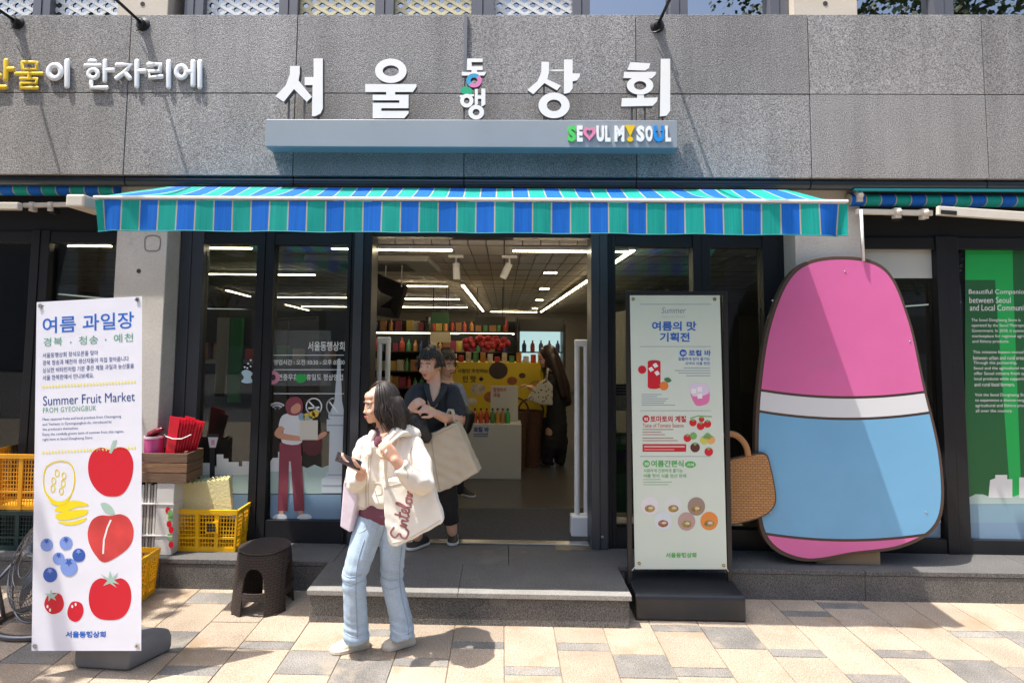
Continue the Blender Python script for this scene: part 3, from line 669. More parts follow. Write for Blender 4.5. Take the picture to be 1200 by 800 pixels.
glyph([[(138, 290), (173, 291), (173, 340), (165, 372), (229, 402), (212, 424), (203, 420), (152, 390), (100, 442), (75, 425), (75, 419), (120, 380), (137, 340)],
       [(243, 280), (284, 280), (284, 345), (318, 345), (318, 358), (305, 378), (284, 382), (284, 415), (270, 435), (243, 441)]], [(197, 495, 73, 60, 34, 27)], 600)
glyph([[(555, 292), (648, 298), (642, 320), (625, 332), (540, 329)], [(525, 338), (675, 338), (672, 352), (655, 369), (522, 367)], [(586, 436), (618, 436), (618, 460), (683, 458), (680, 475), (660, 497), (512, 500), (515, 461), (586, 460)],
       [(697, 277), (741, 277), (741, 520), (725, 543), (693, 547)]], [(600, 402, 62, 43, 29, 20)], 600)
rods = MB()
for ox, x, y0 in ((300, 155, 470), (300, 228, 470), (300, 295, 540), (300, 600, 550), (300, 690, 550), (300, 975, 500), (300, 1035, 555), (600, 150, 400), (600, 160, 550), (600, 240, 550), (600, 562, 495), (600, 622, 495), (600, 705, 543)):
    p = AY(ox + x / 4, y0 / 4, YL + .03); rods.box(p.x - .006, p.x + .006, p.y - .006, p.y + .006, bz1 - .002, p.z)
rods.build('support_rod', sign_edge, sg)
p = AY(546, 22, YF); q = AY(546, 88, YF); MB().box(p.x - .012, p.x + .012, YF - .016, YF - .001, q.z, zT - .005).build('conduit', mat('conduit_grey', (.17, .175, .19), .5), sg)
sl_ = AY(648, 83, YL + .02); MB().box(AY(643, 83, YL).x, AY(661, 83, YL).x, YL + .015, YL + .03, sl_.z - .006, sl_.z + .006).build('support_rod', sign_white, sg)
# slogan on the bar
fb = lambda a, b: AY(a, b, YB - .012)
sw_ = [('S', 262, 300, (.09, .62, .12)), ('E', 305, 332, None), ('U', 397, 432, None), ('L', 437, 462, None), ('M', 482, 527, None), ('S', 585, 621, None), ('O', 627, 660, None), ('U', 665, 713, (.01, .27, .72)), ('L', 720, 746, None)]
for ch, a, b, c in sw_:
    letters('slogan_letter', ch, (600 + a / 4, 147.3, 600 + b / 4, 166), fb, mat('slogan_' + ch, c, .4) if c else sign_white, sg, (0, 0, 0), .05, depth=(0, .011, 0))
ht = [(16 * math.sin(t) ** 3, -(13 * math.cos(t) - 5 * math.cos(2 * t) - 2 * math.cos(3 * t) - math.cos(4 * t))) for t in [i * math.tau / 40 for i in range(40)]]
MB().ring([fb(690.7 + x * .47, 156.2 + y * .56) for x, y in ht], [fb(690.7 + x * .22, 155.6 + y * .28) for x, y in ht], (0, .011, 0)).build('slogan_heart', mat('slogan_pink', (.80, .25, .40), .4), sg)
sy = mat('slogan_yellow', (.85, .55, .01), .4)
MB().prism([fb(732.5, 147), fb(744.5, 147), fb(738.8, 160)], (0, .011, 0)).prism([fb(*p_) for p_ in ell(738.5, 163.2, 3.4, 3, 16)], (0, .011, 0)).build('slogan_mark', sy, sg)
ey = MB()
for cx in (769.5, 775): ey.prism([fb(*p_) + V((0, -.001, 0)) for p_ in ell(cx, 154.5, 1.3, .8, 10)], (0, .003, 0))
ey.build('slogan_dots', black_plastic, sg)
# wall lettering at the left: rounded solid strokes
ws = thing('wall_lettering', 'rounded yellow and white Korean letters fixed on the stone at the left', 'sign', (AY(120, 100, YF).x, YF, AY(120, 100, YF).z))
YW = YF - .015; l_yel = mat('letter_yellow', (.85, .58, .03), .4); l_ice = mat('letter_ice_white', (.82, .85, .87), .4)
def strokes(chains, m, wd=12.5, circ=()):
    mb = MB(); sc = 4.35 / 700 / 4
    for k, ch in enumerate(chains):
        P = [AY(x / 4, y / 4, YW) for x, y in ch]; sq = ((0, 1, 0), .42)
        e0 = (P[0] - P[1]).normalized(); e1 = (P[-1] - P[-2]).normalized(); r_ = wd * sc
        PP = [P[0] + e0 * r_ * .8, P[0] + e0 * r_ * .4] + P + [P[-1] + e1 * r_ * .4, P[-1] + e1 * r_ * .8]
        mb.tube(PP, [r_ * .55, r_ * .9] + [r_] * len(P) + [r_ * .9, r_ * .55], 12, squash=sq)
    for cx, cy, rx, ry in circ:
        P = [AY(x / 4, y / 4, YW) for x, y in ell(cx, cy, rx, ry, 28)]; mb.tube(P + P[:2], wd * sc, 12, cap=False, squash=((0, 1, 0), .42))
    return mb.build('letter', m, ws, smooth=True)
strokes([[(28, 285), (28, 372)], [(28, 325), (60, 325)], [(-40, 410), (25, 410)], [(-30, 300), (-30, 330), (-60, 365)], [(-30, 330), (0, 358)]], l_yel)
strokes([[(105, 293), (172, 293), (172, 326), (105, 326), (105, 293)], [(76, 346), (196, 346)], [(137, 346), (137, 370)], [(98, 370), (172, 370), (172, 391), (98, 391), (98, 413), (175, 413)]], l_yel, 9.5)
strokes([[(315, 287), (315, 405)]], l_ice, 14, [(257, 337, 29, 31)])
strokes([[(422, 287), (445, 289)], [(402, 308), (468, 308)], [(492, 287), (492, 380)], [(492, 330), (530, 330)], [(428, 385), (428, 412), (500, 412)]], l_ice, 11.5, [(437, 347, 22, 20)])
strokes([[(550, 305), (612, 305), (585, 340), (547, 368)], [(585, 340), (608, 368)], [(642, 288), (642, 406)], [(642, 335), (677, 335)]], l_ice, 12.5)
strokes([[(697, 303), (750, 303), (750, 335), (699, 335), (699, 366), (757, 360)], [(791, 290), (791, 408)]], l_ice, 12.5)
strokes([[(875, 338), (905, 338)], [(905, 290), (905, 400)], [(937, 290), (937, 410)]], l_ice, 12.5, [(850, 338, 23, 27)])

# ---------------------------------------------------------------- sign lamps on long arms
lamp_m = mat('lamp_black', (.012, .012, .013), .4)
for px, py, lab in ((21, 27, 'black gooseneck sign lamp at the far left edge of the stone frieze'), (168, 29, 'black gooseneck sign lamp above the rounded wall lettering, second from the left edge'), (770, 31, 'black gooseneck sign lamp above the slogan end of the shop sign')):
    c_ = AY(px, py, YF); L_ = thing('sign_lamp', lab, 'lamp', c_, 'sign lamps on the stone frieze')
    rx = Matrix.Translation(c_) @ Matrix.Rotation(R(90), 4, 'X')
    MB().lathe([(.052, 0), (.052, .008), (.03, .016), (.026, .045), (.014, .05)], (0, 0, 0), 20, rx).build('wall_flange', lamp_m, L_, smooth=True, auto=35)
    MB().tube([c_ + V((0, -.02, 0)), c_ + V((0, -.75, .02)), c_ + V((0, -.95, .0))], .0115, 10).build('arm', lamp_m, L_, smooth=True)
    hd = Matrix.Translation(c_ + V((0, -.98, -.02))) @ Matrix.Rotation(R(-40), 4, 'X')
    MB().lathe([(.02, .09), (.05, .07), (.075, 0), (.08, -.05), (.072, -.05), (.06, 0)], (0, 0, 0), 20, hd).build('lamp_head', lamp_m, L_, smooth=True, auto=40)
    cb = [c_ + V((-.02 + .05 * math.sin(t), -.03 - .03 * math.sin(t), .05 * math.cos(t) - .01)) for t in [i * .5 for i in range(8)]]
    MB().tube(cb, .004, 6).build('cable', lamp_m, L_)
# ================================================================ shop interior
FZ, CZ = SH + .004, 2.565
MB().box(-9, 9, 4.86, 18.2, FZ - .06, FZ).build('shop_floor', mat('shop_floor', (.075, .07, .066), .28, var=.2, vs=2, rnd=0, spec=.5), kind='structure')
cl = MB().box(-9, 9, 4.8, 18.2, CZ + .03, CZ + .2).build('shop_ceiling', mat('ceiling_void', (.10, .095, .085), .9), kind='structure')
cp = mat('ceiling_panel', (.60, .56, .50), .55, var=.06, vs=3, rnd=.06)
for i in range(-52, 53):
    MB().box(i * .15 + .005, i * .15 + .145, 4.86, 18.1, CZ, CZ + .028).build('ceiling_panel', cp, cl)
cg = MB()
for j in range(22): cg.box(-8, 8, 4.95 + j * .6, 4.962 + j * .6, CZ - .004, CZ - .001)
cg.build('ceiling_joint', mat('ceiling_joint', (.16, .15, .13), .8), cl, kind='stuff')
wd_ = mat('shop_wall', (.26, .245, .22), .8, var=.1, vs=2)
MB().box(-9.2, -9, 4.86, 18.2, FZ, CZ).build('shop_wall_left', wd_, kind='structure'); MB().box(9, 9.2, 4.86, 18.2, FZ, CZ).build('shop_wall_right', wd_, kind='structure'); MB().box(-9, 9, 18.1, 18.3, FZ, CZ).build('shop_wall_back', wd_, kind='structure')
MB().box(2.0, 2.1, 8.5, 13, FZ, CZ - .3).build('shop_wall_return', mat('pale_wall', (.35, .33, .30), .8), kind='structure')
# strip lights
em = mat('tube_light', (.9, .85, .7), .5, emit=(1, .80, .50), es=13.0); hous = mat('light_housing', (.5, .48, .44), .5)
ZL = CZ - .045
def strip(a, b, lab):
    a = V(a); b = V(b); t_ = thing('strip_light', lab, 'light', (a + b) / 2, 'ceiling strip lights in the shop')
    MB().bar(a + V((0, 0, .018)), b + V((0, 0, .018)), .05, .03).build('housing', hous, t_); d = (b - a).normalized() * .01
    MB().bar(a + d, b - d, .032, .012).build('tube', em, t_)
def sp(x0, y0, x1, y1, lab, same=True):
    a = AZ(x0, y0, ZL); b = AZ(x1, y1, ZL)
    if same: b = AY(x1, y1, a.y); b.z = ZL
    strip(a, b, lab)
for q in ((437, 292.5, 531, 292.5, 'long ceiling light just inside the doorway, left of the white spotlights'), (600, 294, 740, 294, 'long ceiling light just inside the doorway, right of the white spotlights'),
          (466, 335, 525, 335, 'short ceiling light behind the hanging black screen, nearest of the row'), (470, 350, 539, 350, 'ceiling light in the row behind the hanging screen, second from the front'), (468, 359.5, 548, 359.5, 'ceiling light in the row behind the hanging screen, third from the front'), (465, 367, 553, 367, 'ceiling light in the row behind the hanging screen, farthest one'),
          (234, 290.5, 296, 290.5, 'ceiling light seen at the top of the narrow left window pane'), (234, 321, 370, 322, 'ceiling light seen across both panes of the left window'), (388, 291.5, 414, 291.5, 'short ceiling light at the top right corner of the left window'),
          (315, 348, 413, 348, 'ceiling light seen above the opening hours lettering'), (353, 359, 407, 359, 'far ceiling light just above the white notice in the left window'), (-40, 287, 131, 288.5, 'ceiling light seen through the far left window, nearest one'), (-30, 330, 18, 330, 'ceiling light seen at the left photo edge, second from the front')): sp(*q)
strip((AZ(742, 293, ZL).x, AZ(742, 293, ZL).y, ZL), (AZ(742, 293, ZL).x, 16.9, ZL), 'ceiling light running into the shop along the right aisle')
strip(AZ(542, 334, ZL), V((AZ(542, 334, ZL).x, 16.9, ZL)), 'ceiling light running into the shop along the middle aisle')
strip((AZ(542, 334, ZL).x + .2, 17, ZL), (AZ(742, 293, ZL).x - .1, 17, ZL), 'ceiling light across the back end of the aisles')
for i, (a, b, c, d) in enumerate(((265, 340, 293, 347.5), (335, 357, 375, 367))): strip(AZ(a, b, ZL), AZ(c, d, ZL), ['slanting ceiling light seen in the narrow left window pane', 'slanting ceiling light seen above the opening hours lettering'][i])
for k, (px, py) in enumerate(((640 + 5, 319), (638, 338), (632, 351), (627, 361))):
    c_ = AZ(px, py, CZ); t_ = thing('downlight', ['recessed square ceiling light on the right, nearest the door', 'recessed square ceiling light on the right, second from the door', 'recessed square ceiling light on the right, third from the door', 'recessed square ceiling light on the right, farthest from the door'][k], 'light', c_, 'recessed ceiling lights')
    MB().box(c_.x - .09, c_.x + .09, c_.y - .09, c_.y + .09, CZ - .006, CZ - .002).build('trim', hous, t_); MB().box(c_.x - .07, c_.x + .07, c_.y - .07, c_.y + .07, CZ - .010, CZ - .007).build('lens', em, t_)
# spotlights
for k, (px, py, tl) in enumerate(((534.5, 293, 4), (597, 293, -24))):
    c_ = AY(px, py, 5.55); c_.z = CZ - .03; t_ = thing('spotlight', ['white cylinder spotlight hanging straight down inside the doorway', 'white cylinder spotlight tilted sideways inside the doorway'][k], 'light', c_)
    MB().box(c_.x - .07, c_.x + .07, c_.y - .02, c_.y + .02, CZ - .03, CZ - .004).build('track_adapter', white_paint, t_); MB().tube([c_, c_ + V((0, 0, -.05))], .008, 8).build('stem', white_paint, t_)
    mx = Matrix.Translation(c_ + V((0, 0, -.05))) @ Matrix.Rotation(R(-tl), 4, 'Y')
    MB().lathe([(.03, 0), (.034, -.005), (.034, -.15), (.030, -.15), (.026, -.12)], (0, 0, 0), 18, mx).build('lamp_head', white_paint, t_, smooth=True, auto=35)
# ceiling air conditioner, hanging screen, security gates
ac = thing('air_conditioner', 'white ceiling cassette air conditioner with slatted grille inside the doorway', 'air conditioner', (-1.2, 6.2, CZ))
a_, b_ = AZ(425, 319, CZ - .06), AZ(513, 317, CZ - .06); a_.x = min(a_.x, -1.9)
MB().box(a_.x, b_.x, a_.y - 1.0, a_.y, CZ - .06, CZ - .001).build('housing', mat('ac_white', (.42, .41, .38), .5), ac, bevel=.01)
for i in range(9): MB().box(a_.x + .25, b_.x - .25, a_.y - .8 + i * .07, a_.y - .76 + i * .07, CZ - .070, CZ - .061).build('louvre', mat('ac_grille', (.12, .118, .11), .6), ac)
tv = thing('hanging_screen', 'black screen hanging from the ceiling behind the left door jamb', 'screen', AY(455, 345, 5.7))
tp = [AY(430, 316, 5.6), AY(475, 335, 5.9), AY(464, 373, 5.9), AY(430, 368, 5.6)]
MB().prism(tp, (0.02, .06, 0)).build('panel', mat('screen_black', (.006, .006, .008), .2), tv); p = AY(463, 330, 5.85)
for dx in (0, .16): MB().box(p.x - .1 + dx, p.x - .09 + dx, p.y, p.y + .01, p.z - .05, CZ).build('hanger', hous, tv)
def gate(x0, x1, ytop, Y, lab):
    a = AY(x0, 450, Y).x; b = AY(x1, 450, Y).x; zt = AY(x0, ytop, Y).z; t_ = thing('security_gate', lab, 'gate', ((a + b) / 2, Y, FZ), 'security gates')
    r_ = .022; c = (a + b) / 2
    for x in (a + r_, b - r_): MB().tube([(x, Y, FZ + .1), (x, Y, zt)], r_, 10).build('post', white_paint, t_, smooth=True, auto=40)
    MB().box(a, b, Y - r_, Y + r_, zt - .05, zt + .01).build('top_cap', white_paint, t_, bevel=.012); MB().box(a - .03, b + .03, Y - .06, Y + .06, FZ, FZ + .16).build('base', white_paint, t_, bevel=.01)
gate(441, 457, 396, 5.15, 'white security gate post pair just inside the doorway on the left'); gate(673, 690, 399, 4.98, 'white security gate post pair just inside the doorway on the right')
mt_ = MB().prism([AZ(434, 632, FZ) , AZ(694, 634, FZ), AZ(685, 596, FZ), AZ(443, 596, FZ)], (0, 0, .008)).build('door_mat', mat('mat_grey', (.05, .05, .055), .95, var=.3, vs=40), label='dark ribbed floor mat inside the threshold', cat='mat')
# shelving at the back
YK = 10.0; sh = thing('wall_shelf', 'long dark shelving unit full of goods along the back of the shop', 'shelf', (-.8, YK, FZ)); kx0, kx1 = AY(395, 400, YK).x, AY(606, 400, YK).x
shm = mat('shelf_black', (.03, .03, .032), .5)
MB().box(kx0, kx1, YK + .35, YK + .4, FZ, ZY(376, YK)).build('back_panel', shm, sh); lev = [ZY(y, YK) for y in (388.5, 413, 436, 456, 478)]
for z in lev: MB().box(kx0, kx1, YK, YK + .345, z - .02, z).build('shelf_board', shm, sh)
for x in (kx0, (kx0 + kx1) / 2, kx1): MB().box(x - .02, x + .02, YK - .01, YK + .34, FZ, ZY(372, YK)).build('upright', shm, sh)
goods = [mat('good%d' % i, c, .45) for i, c in enumerate(((.5, .08, .05), (.6, .45, .1), (.1, .3, .12), (.55, .5, .42), (.08, .12, .3), (.35, .18, .08), (.6, .28, .08), (.3, .05, .1)))]
protos = []; GC = ('red', 'mustard', 'green', 'cream', 'navy', 'brown', 'orange', 'wine red'); GT = ('bottle', 'box'); LV = ('top', 'second', 'third', 'fourth')
for i, g_ in enumerate(goods):
    mb = MB()
    if i % 2: mb.box(-.05, .05, -.04, .04, 0, .16)
    else: mb.lathe([(.036, 0), (.038, .1), (.03, .13), (.014, .15), (.014, .19)], (0, 0, 0), 10)
    o = mb.build('packaged_good', g_, smooth=(i % 2 == 0), auto=35); protos.append(o); tag(o, 'small packaged good in a row on the dark back shelving', 'packaged good', 'goods on the back shelving'); o['label'] = 'small %s %s in the row on the top back shelf' % (GC[i], GT[i % 2]); o['category'] = GT[i % 2]; o.location = (kx0 + .1 + i * .13, YK + .12, lev[0] + .002)
n_ = 0
for z in lev[:4]:
    x = kx0 + (1.2 if z == lev[0] else .1)
    while x < kx1 - .1:
        ri = random.randrange(8); o = protos[ri].copy(); COL.objects.link(o); o['label'] = 'small %s %s in the row on the %s back shelf' % (GC[ri], GT[ri % 2], LV[lev.index(z)]); o.location = (x, YK + random.uniform(.08, .16), z + .002); o.scale = [random.uniform(.8, 1.25)] * 3; x += random.uniform(.095, .125)
MB().box(kx0 + .05, kx1 - .05, YK - .015, YK + .01, lev[0] - .05, lev[0] - .03).build('shelf_light', mat('shelf_light', (.9, .9, .7), .5, emit=(1, .95, .7), es=2.5), sh)
red = mat('red_net', (.40, .03, .04), .6, var=.4, vs=30, bump=.5, bs=60)
for i in range(7):
    c_ = AY(549 + i * 7, 402, YK - .35); mb = MB()
    for j in range(7): mb.ball(c_ + V((random.uniform(-.06, .06), random.uniform(-.05, .05), random.uniform(-.09, .09))), .05, 8, 6)
    mb.build('red_net_bag', red, smooth=True, label='red net bag of produce hanging in the row at the back', cat='net bag', group='red net bags in a row')
hz = AY(549, 392, YK - .35); MB().box(hz.x - .15, AY(600, 392, YK - .35).x, YK - .37, YK - .34, hz.z - .01, hz.z + .02).build('hanging_rail', shm, sh)
fg = thing('display_fridge', 'open display fridge with a cold white light at the back right', 'fridge', AY(628, 505, YK)); fx0, fx1 = AY(606, 400, YK).x + .02, AY(660, 400, YK).x
MB().box(fx0, fx1, YK + .3, YK + .35, FZ, ZY(384, YK)).build('back_panel', mat('fridge_back', (.30, .42, .42), .4, emit=(.55, .8, .8), es=.35), fg)
for x in (fx0, fx1): MB().box(x - .02, x + .02, YK - .2, YK + .36, FZ, ZY(380, YK)).build('side_panel', shm, fg)
for y in (412, 432, 452): MB().box(fx0 + .02, fx1 - .02, YK - .1, YK + .3, ZY(y, YK) - .015, ZY(y, YK)).build('shelf_board', shm, fg)
MB().box(fx0, fx1, YK - .2, YK + .36, ZY(388, YK), ZY(374, YK)).build('canopy', shm, fg)
for y in (412, 432):
    for i in range(5):
        o = protos[2].copy(); COL.objects.link(o); o.location = (fx0 + .1 + i * .14, YK + .05, ZY(y, YK) + .002); o.data = protos[0].data if i % 2 else protos[4].data; o['label'] = 'small %s bottle standing on the %s shelf of the display fridge' % ('red' if i % 2 else 'navy', 'upper' if y == 412 else 'lower'); o['category'] = 'bottle'; o['group'] = 'bottles in the display fridge'
# yellow promotion counter, white plinth box, board, bottles, baskets
Y8 = 8.0; fy = lambda a, b: AY(a, b, Y8)
yc = thing('promotion_counter', 'yellow promotion counter with black Korean lettering inside the shop', 'counter', (AY(590, 470, Y8).x, Y8, FZ))
MB().box(fy(500, 440).x, fy(646, 440).x, Y8, Y8 + .5, fy(590, 488).z, fy(590, 425).z).build('body', mat('counter_yellow', (.72, .50, .02), .5), yc); ink = mat('ink_black', (.02, .018, .015), .6)
MB().box(fy(502, 440).x, fy(644, 440).x, Y8 + .02, Y8 + .5, FZ, fy(590, 489).z).build('lower_cabinet', shm, yc)
letters('lettering', '한 사람만 추천하는', (530, 432, 572, 437), fy, ink, yc, (0, -.004, 0), .02); letters('lettering', '인 맛', (542, 440, 558, 448), fy, ink, yc, (0, -.004, 0), .03)
for i_, (a_, b_, r_, c_) in enumerate(((560, 456, 9, (.5, .42, .3)), (575, 465, 8, (.35, .12, .05)), (553, 470, 6, (.6, .55, .45)), (600, 446, 6, (.3, .08, .03)), (628, 452, 8, (.55, .30, .05)), (612, 440, 4, (.08, .05, .03)))): patch('food_print', ell(a_, b_, r_, r_ * .8), fy, mat('counter_food%d' % i_, c_, .5, var=.4, vs=14), yc, (0, -.004, 0))
patch('pot_print', ell(584, 434, 11, 10), fy, mat('pot_brown', (.06, .04, .03), .6), yc, (0, -.004, 0)); patch('star_print', [(561, 444), (564, 441), (567, 444), (564, 447)], fy, ink, yc, (0, -.004, 0))
Y7 = AZ(575, 561, FZ).y; f7 = lambda a, b: AY(a, b, Y7)
wb = thing('promotion_plinth', 'white promotion plinth with blue Korean lettering and bottles on top', 'plinth', (f7(580, 540).x, Y7, FZ)); wzt = f7(580, 497).z
wbm = mat('plinth_white', (.55, .54, .50), .5); MB().box(f7(550, 500).x, f7(611, 500).x, Y7, Y7 + .4, FZ, wzt).build('box', wbm, wb, bevel=.004)
letters('lettering', '로컬 바', (555, 500, 573, 506), f7, mat('ink_blue', (.02, .06, .35), .6), wb, (0, -.004, 0), .03)
bl = MB()
for y in (508.5, 511): stroke(bl, [(555, y), (572, y)], .9, f7, (0, -.004, 0))
bl.build('small_print', mat('ink_blue', (.02, .06, .35), .6), wb)
MB().box(f7(527, 500).x, f7(549, 500).x, Y7 + .2, Y7 + .6, FZ, f7(540, 505).z).build('display_box', wbm, label='pale display box beside the promotion plinth, half hidden by the canvas bag', cat='box')
for i, (px, c) in enumerate(((556, (.35, .06, .03)), (563, (.5, .10, .03)), (570, (.45, .05, .03)), (577, (.08, .2, .05)), (583, (.5, .25, .04)), (589, (.35, .2, .08)), (595, (.06, .35, .08)))):
    p = f7(px, 497); x_, y_ = p.x, Y7 + .1
    t_ = thing('bottle', ['dark red bottle at the left end of the row on the promotion plinth', 'orange red bottle, second from the left on the promotion plinth', 'bright red bottle, third from the left on the promotion plinth', 'green glass bottle in the middle of the promotion plinth', 'amber bottle, third from the right on the promotion plinth', 'brown bottle, second from the right on the promotion plinth', 'bright green bottle at the right end of the promotion plinth'][i], 'bottle', (x_, y_, wzt), 'bottles on the promotion plinth')
    MB().lathe([(.028, 0), (.03, .08), (.026, .11), (.012, .13), (.012, .15)], (x_, y_, wzt + .001), 12).build('body', mat('bottle%d' % i, c, .2), t_, smooth=True, auto=40); MB().lathe([(.014, .151), (.014, .168)], (x_, y_, wzt), 12).build('cap', black_plastic, t_)
pbd = thing('price_board', 'white board with red Korean heading standing behind the bottles', 'board', (f7(592, 480).x, Y7 + .25, wzt)); f7b = lambda a, b: AY(a, b, Y7 + .25)
MB().prism([f7b(575, 452), f7b(607, 452), f7b(607, 500), f7b(575, 500)], (0, .02, 0)).build('sheet', wbm, pbd)
letters('lettering', '함께라서', (578, 454, 593, 459), f7b, mat('ink_red', (.45, .04, .03), .6), pbd, (0, -.004, 0), .02); letters('lettering', '과일', (578, 460, 586, 465), f7b, mat('ink_red', (.45, .04, .03), .6), pbd, (0, -.004, 0), .02)
for i, (a_, b_, c_, d_, m_, lab_) in enumerate(((504, 389, 528, 401, (.5, .46, .36), 'cream hanging sign in front of the back shelving'), (505, 366, 526, 379, (.02, .07, .03), 'dark green hanging sign under the shop ceiling'), (556, 371, 592, 381, (.03, .03, .03), 'black hanging sign under the shop ceiling'))):
    hs_ = thing('hanging_sign', lab_, 'sign', AY((a_ + c_) / 2, d_, 9.2)); f9 = lambda x, y: AY(x, y, 9.2); MB().prism([f9(a_, b_), f9(c_, b_), f9(c_, d_), f9(a_, d_)], (0, .03, 0)).build('board', mat('hanging_sign%d' % i, m_, .5), hs_)
    for x_ in (a_ + 3, c_ - 3): p = f9(x_, b_); MB().box(p.x - .006, p.x + .006, 9.21, 9.222, p.z, CZ).build('hanger', shm, hs_)
ctz = fy(590, 425).z
for i in range(13):
    x_ = fy(531 + i * 8.6, 425).x; c_ = ('white', 'red', 'cream', 'green', 'orange')[i % 5]; m_ = mat('counter_pack' + c_, {'white': (.55, .54, .5), 'red': (.45, .04, .03), 'cream': (.5, .42, .28), 'green': (.08, .25, .08), 'orange': (.55, .22, .03)}[c_], .45, var=.3, vs=25)
    tag(MB().box(x_ - .035, x_ + .035, Y8 + .1, Y8 + .18, ctz + .001, ctz + .07 + .07 * random.random()).build('food_pack', m_, bevel=.006), '%s food pack standing in the row on the yellow counter' % c_, 'food pack', 'food packs on the yellow counter')
wick = mat('wicker_brown', (.10, .045, .025), .7, var=.3, vs=30, bump=.8, bs=90)
for i, px in enumerate((604, 622)):
    p = AY(px, 505, Y7 + .5 + i * .2); t_ = thing('wicker_basket', ['brown wicker basket right behind the promotion plinth', 'brown wicker basket beside the shopper with the floral bag'][i], 'basket', (p.x, p.y, FZ))
    MB().lathe([(.12, FZ), (.13, p.z), (.17, p.z + .25), (.155, p.z + .25), (.12, p.z + .03)], (p.x, p.y, 0), 18).build('bowl', wick, t_, smooth=True, auto=50)
    hp_ = [(p.x + .155 * math.cos(t), p.y, p.z + .25 + .15 * math.sin(t)) for t in [i_ * math.pi / 10 for i_ in range(11)]]; MB().tube(hp_, .012, 6).build('handle', wick, t_, smooth=True)
# dark cabinets seen through the left window
dk = thing('display_cabinet', 'dark display cabinet behind the left shop window', 'cabinet', (-4.0, 7.2, FZ)); dkm = mat('cabinet_dark', (.03, .028, .028), .6)
MB().box(-6.5, -1.9, 7.2, 7.7, FZ, 2.1).build('body', dkm, dk); MB().box(-6.45, -1.95, 7.15, 7.19, 1.45, 1.5).build('shelf_board', hous, dk)
for i in range(14): MB().box(-4.6 + i * .19, -4.48 + i * .19, 7.1, 7.18, 1.502, 1.6 + .1 * random.random()).build('display_item', goods[i % 8], dk)
MB().box(-3.26, -3.12, 7.08, 7.14, 1.0, 2.0).build('green_pennant', mat('pennant_green', (.03, .25, .06), .6), dk); MB().box(-3.42, -3.27, 7.08, 7.14, 1.1, 2.0).build('white_pennant', mat('pennant_white', (.4, .4, .4), .6), dk)
rk = thing('dark_partition', 'dark partition inside the narrow right window', 'partition', (2.2, 6.4, FZ)); MB().box(1.5, 2.5, 6.4, 6.5, FZ, 2.2).build('panel', dkm, rk)
MB().box(3.1, 3.62, 5.6, 5.7, FZ, 2.2).build('panel', dkm, thing('dark_partition', 'dark partition behind the frosted right window', 'partition', (3.3, 5.6, FZ)))

# ================================================================ across the street (seen only as reflections), plus one unseen tree added for shade
leafm = mat('leaf_green', (.05, .095, .025), .6, rnd=.3, var=.4, vs=2); bark = mat('bark', (.10, .075, .05), .9, var=.2, vs=9, bump=.5, bs=30)
def make_tree(x, y, label, h0, sx, z0, z1, n, r0, r1, leaves, group=None):
    t_ = thing('street_tree', label, 'tree', (x, y, -.16), group)
    tb = MB(); tb.tube([(x, y, -.16), (x + .04, y, h0 * .45), (x, y + .05, h0), (x + .08, y, (z0 + z1) / 2 + .4)], [.15, .12, .10, .04], 10)
    for a in range(7): t = a * 2.4; tb.tube([(x, y, h0 * .8 + a * .12), (x + sx * .6 * math.cos(t), y + sx * .6 * math.sin(t), z0 + a * .15), (x + sx * 1.1 * math.cos(t), y + sx * 1.1 * math.sin(t), z0 + .4 + a * .2)], [.05, .035, .012], 6)
    tb.build('trunk', bark, t_, smooth=True); lf = MB()
    for _ in range(n):
        c_ = V((random.gauss(0, sx), random.gauss(0, sx), random.uniform(z0, z1))); r_ = random.uniform(r0, r1)
        c_.x = max(-1.6 * sx, min(1.6 * sx, c_.x)); c_.y = max(-1.6 * sx, min(1.6 * sx, c_.y))
        for _ in range(leaves):
            d = V((random.gauss(0, 1), random.gauss(0, 1), random.gauss(0, 1))).normalized() * r_ * random.uniform(.5, 1); p = V((x, y, 0)) + c_ + d
            u = V((random.gauss(0, 1), random.gauss(0, 1), random.gauss(0, 1))).normalized(); v_ = u.orthogonal().normalized(); s_ = .11
            lf.flat([p - u * s_, p - v_ * s_ * .6, p + u * s_, p + v_ * s_ * .6])
    lf.build('crown', leafm, t_, kind='stuff'); return t_
tl_ = ['leafy street tree reflected in the glass at the left', 'leafy street tree reflected in the glass left of the doorway', 'leafy street tree reflected in the upper glass above the sign end', 'leafy street tree reflected in the upper glass at the right']
tr0 = make_tree(-9, -9.5, tl_[0], 2.6, 1.1, 3.2, 6.2, 26, .5, .95, 110, 'street trees across the road')
for i, (x, y) in enumerate(((-2.5, -10), (4.5, -9.6), (11, -10.2))): copy_tree(tr0, V((x + 9, y + 9.5, 0)), tl_[i + 1])
make_tree(-4.75, 2.75, 'unseen leafy tree added beyond the left edge to shade the paving there', 2.7, .42, 3.3, 4.8, 22, .3, .5, 90)  # unseen tree, added only for the shade it casts on the left paving
make_tree(13, -9.0, 'tall dense street tree reflected dark in the upper panes at the far right', 5, 2.6, 5, 19, 150, 1.0, 1.7, 130, 'street trees across the road')
ob = thing('building_across', 'plain grey building across the street, seen as a reflection', 'building', (0, -22, -.16)); obm = mat('far_wall', (.16, .155, .15), .8, var=.15, vs=.4)
MB().box(-40, 40, -30, -22, -.16, 14).build('wall', obm, ob)
for r_ in range(4):
    for i in range(12): MB().box(-24 + i * 4, -21.4 + i * 4, -22.03, -21.95, 1.2 + r_ * 3.2, 3.1 + r_ * 3.2).build('window', mat('far_window', (.03, .035, .045), .15), ob)
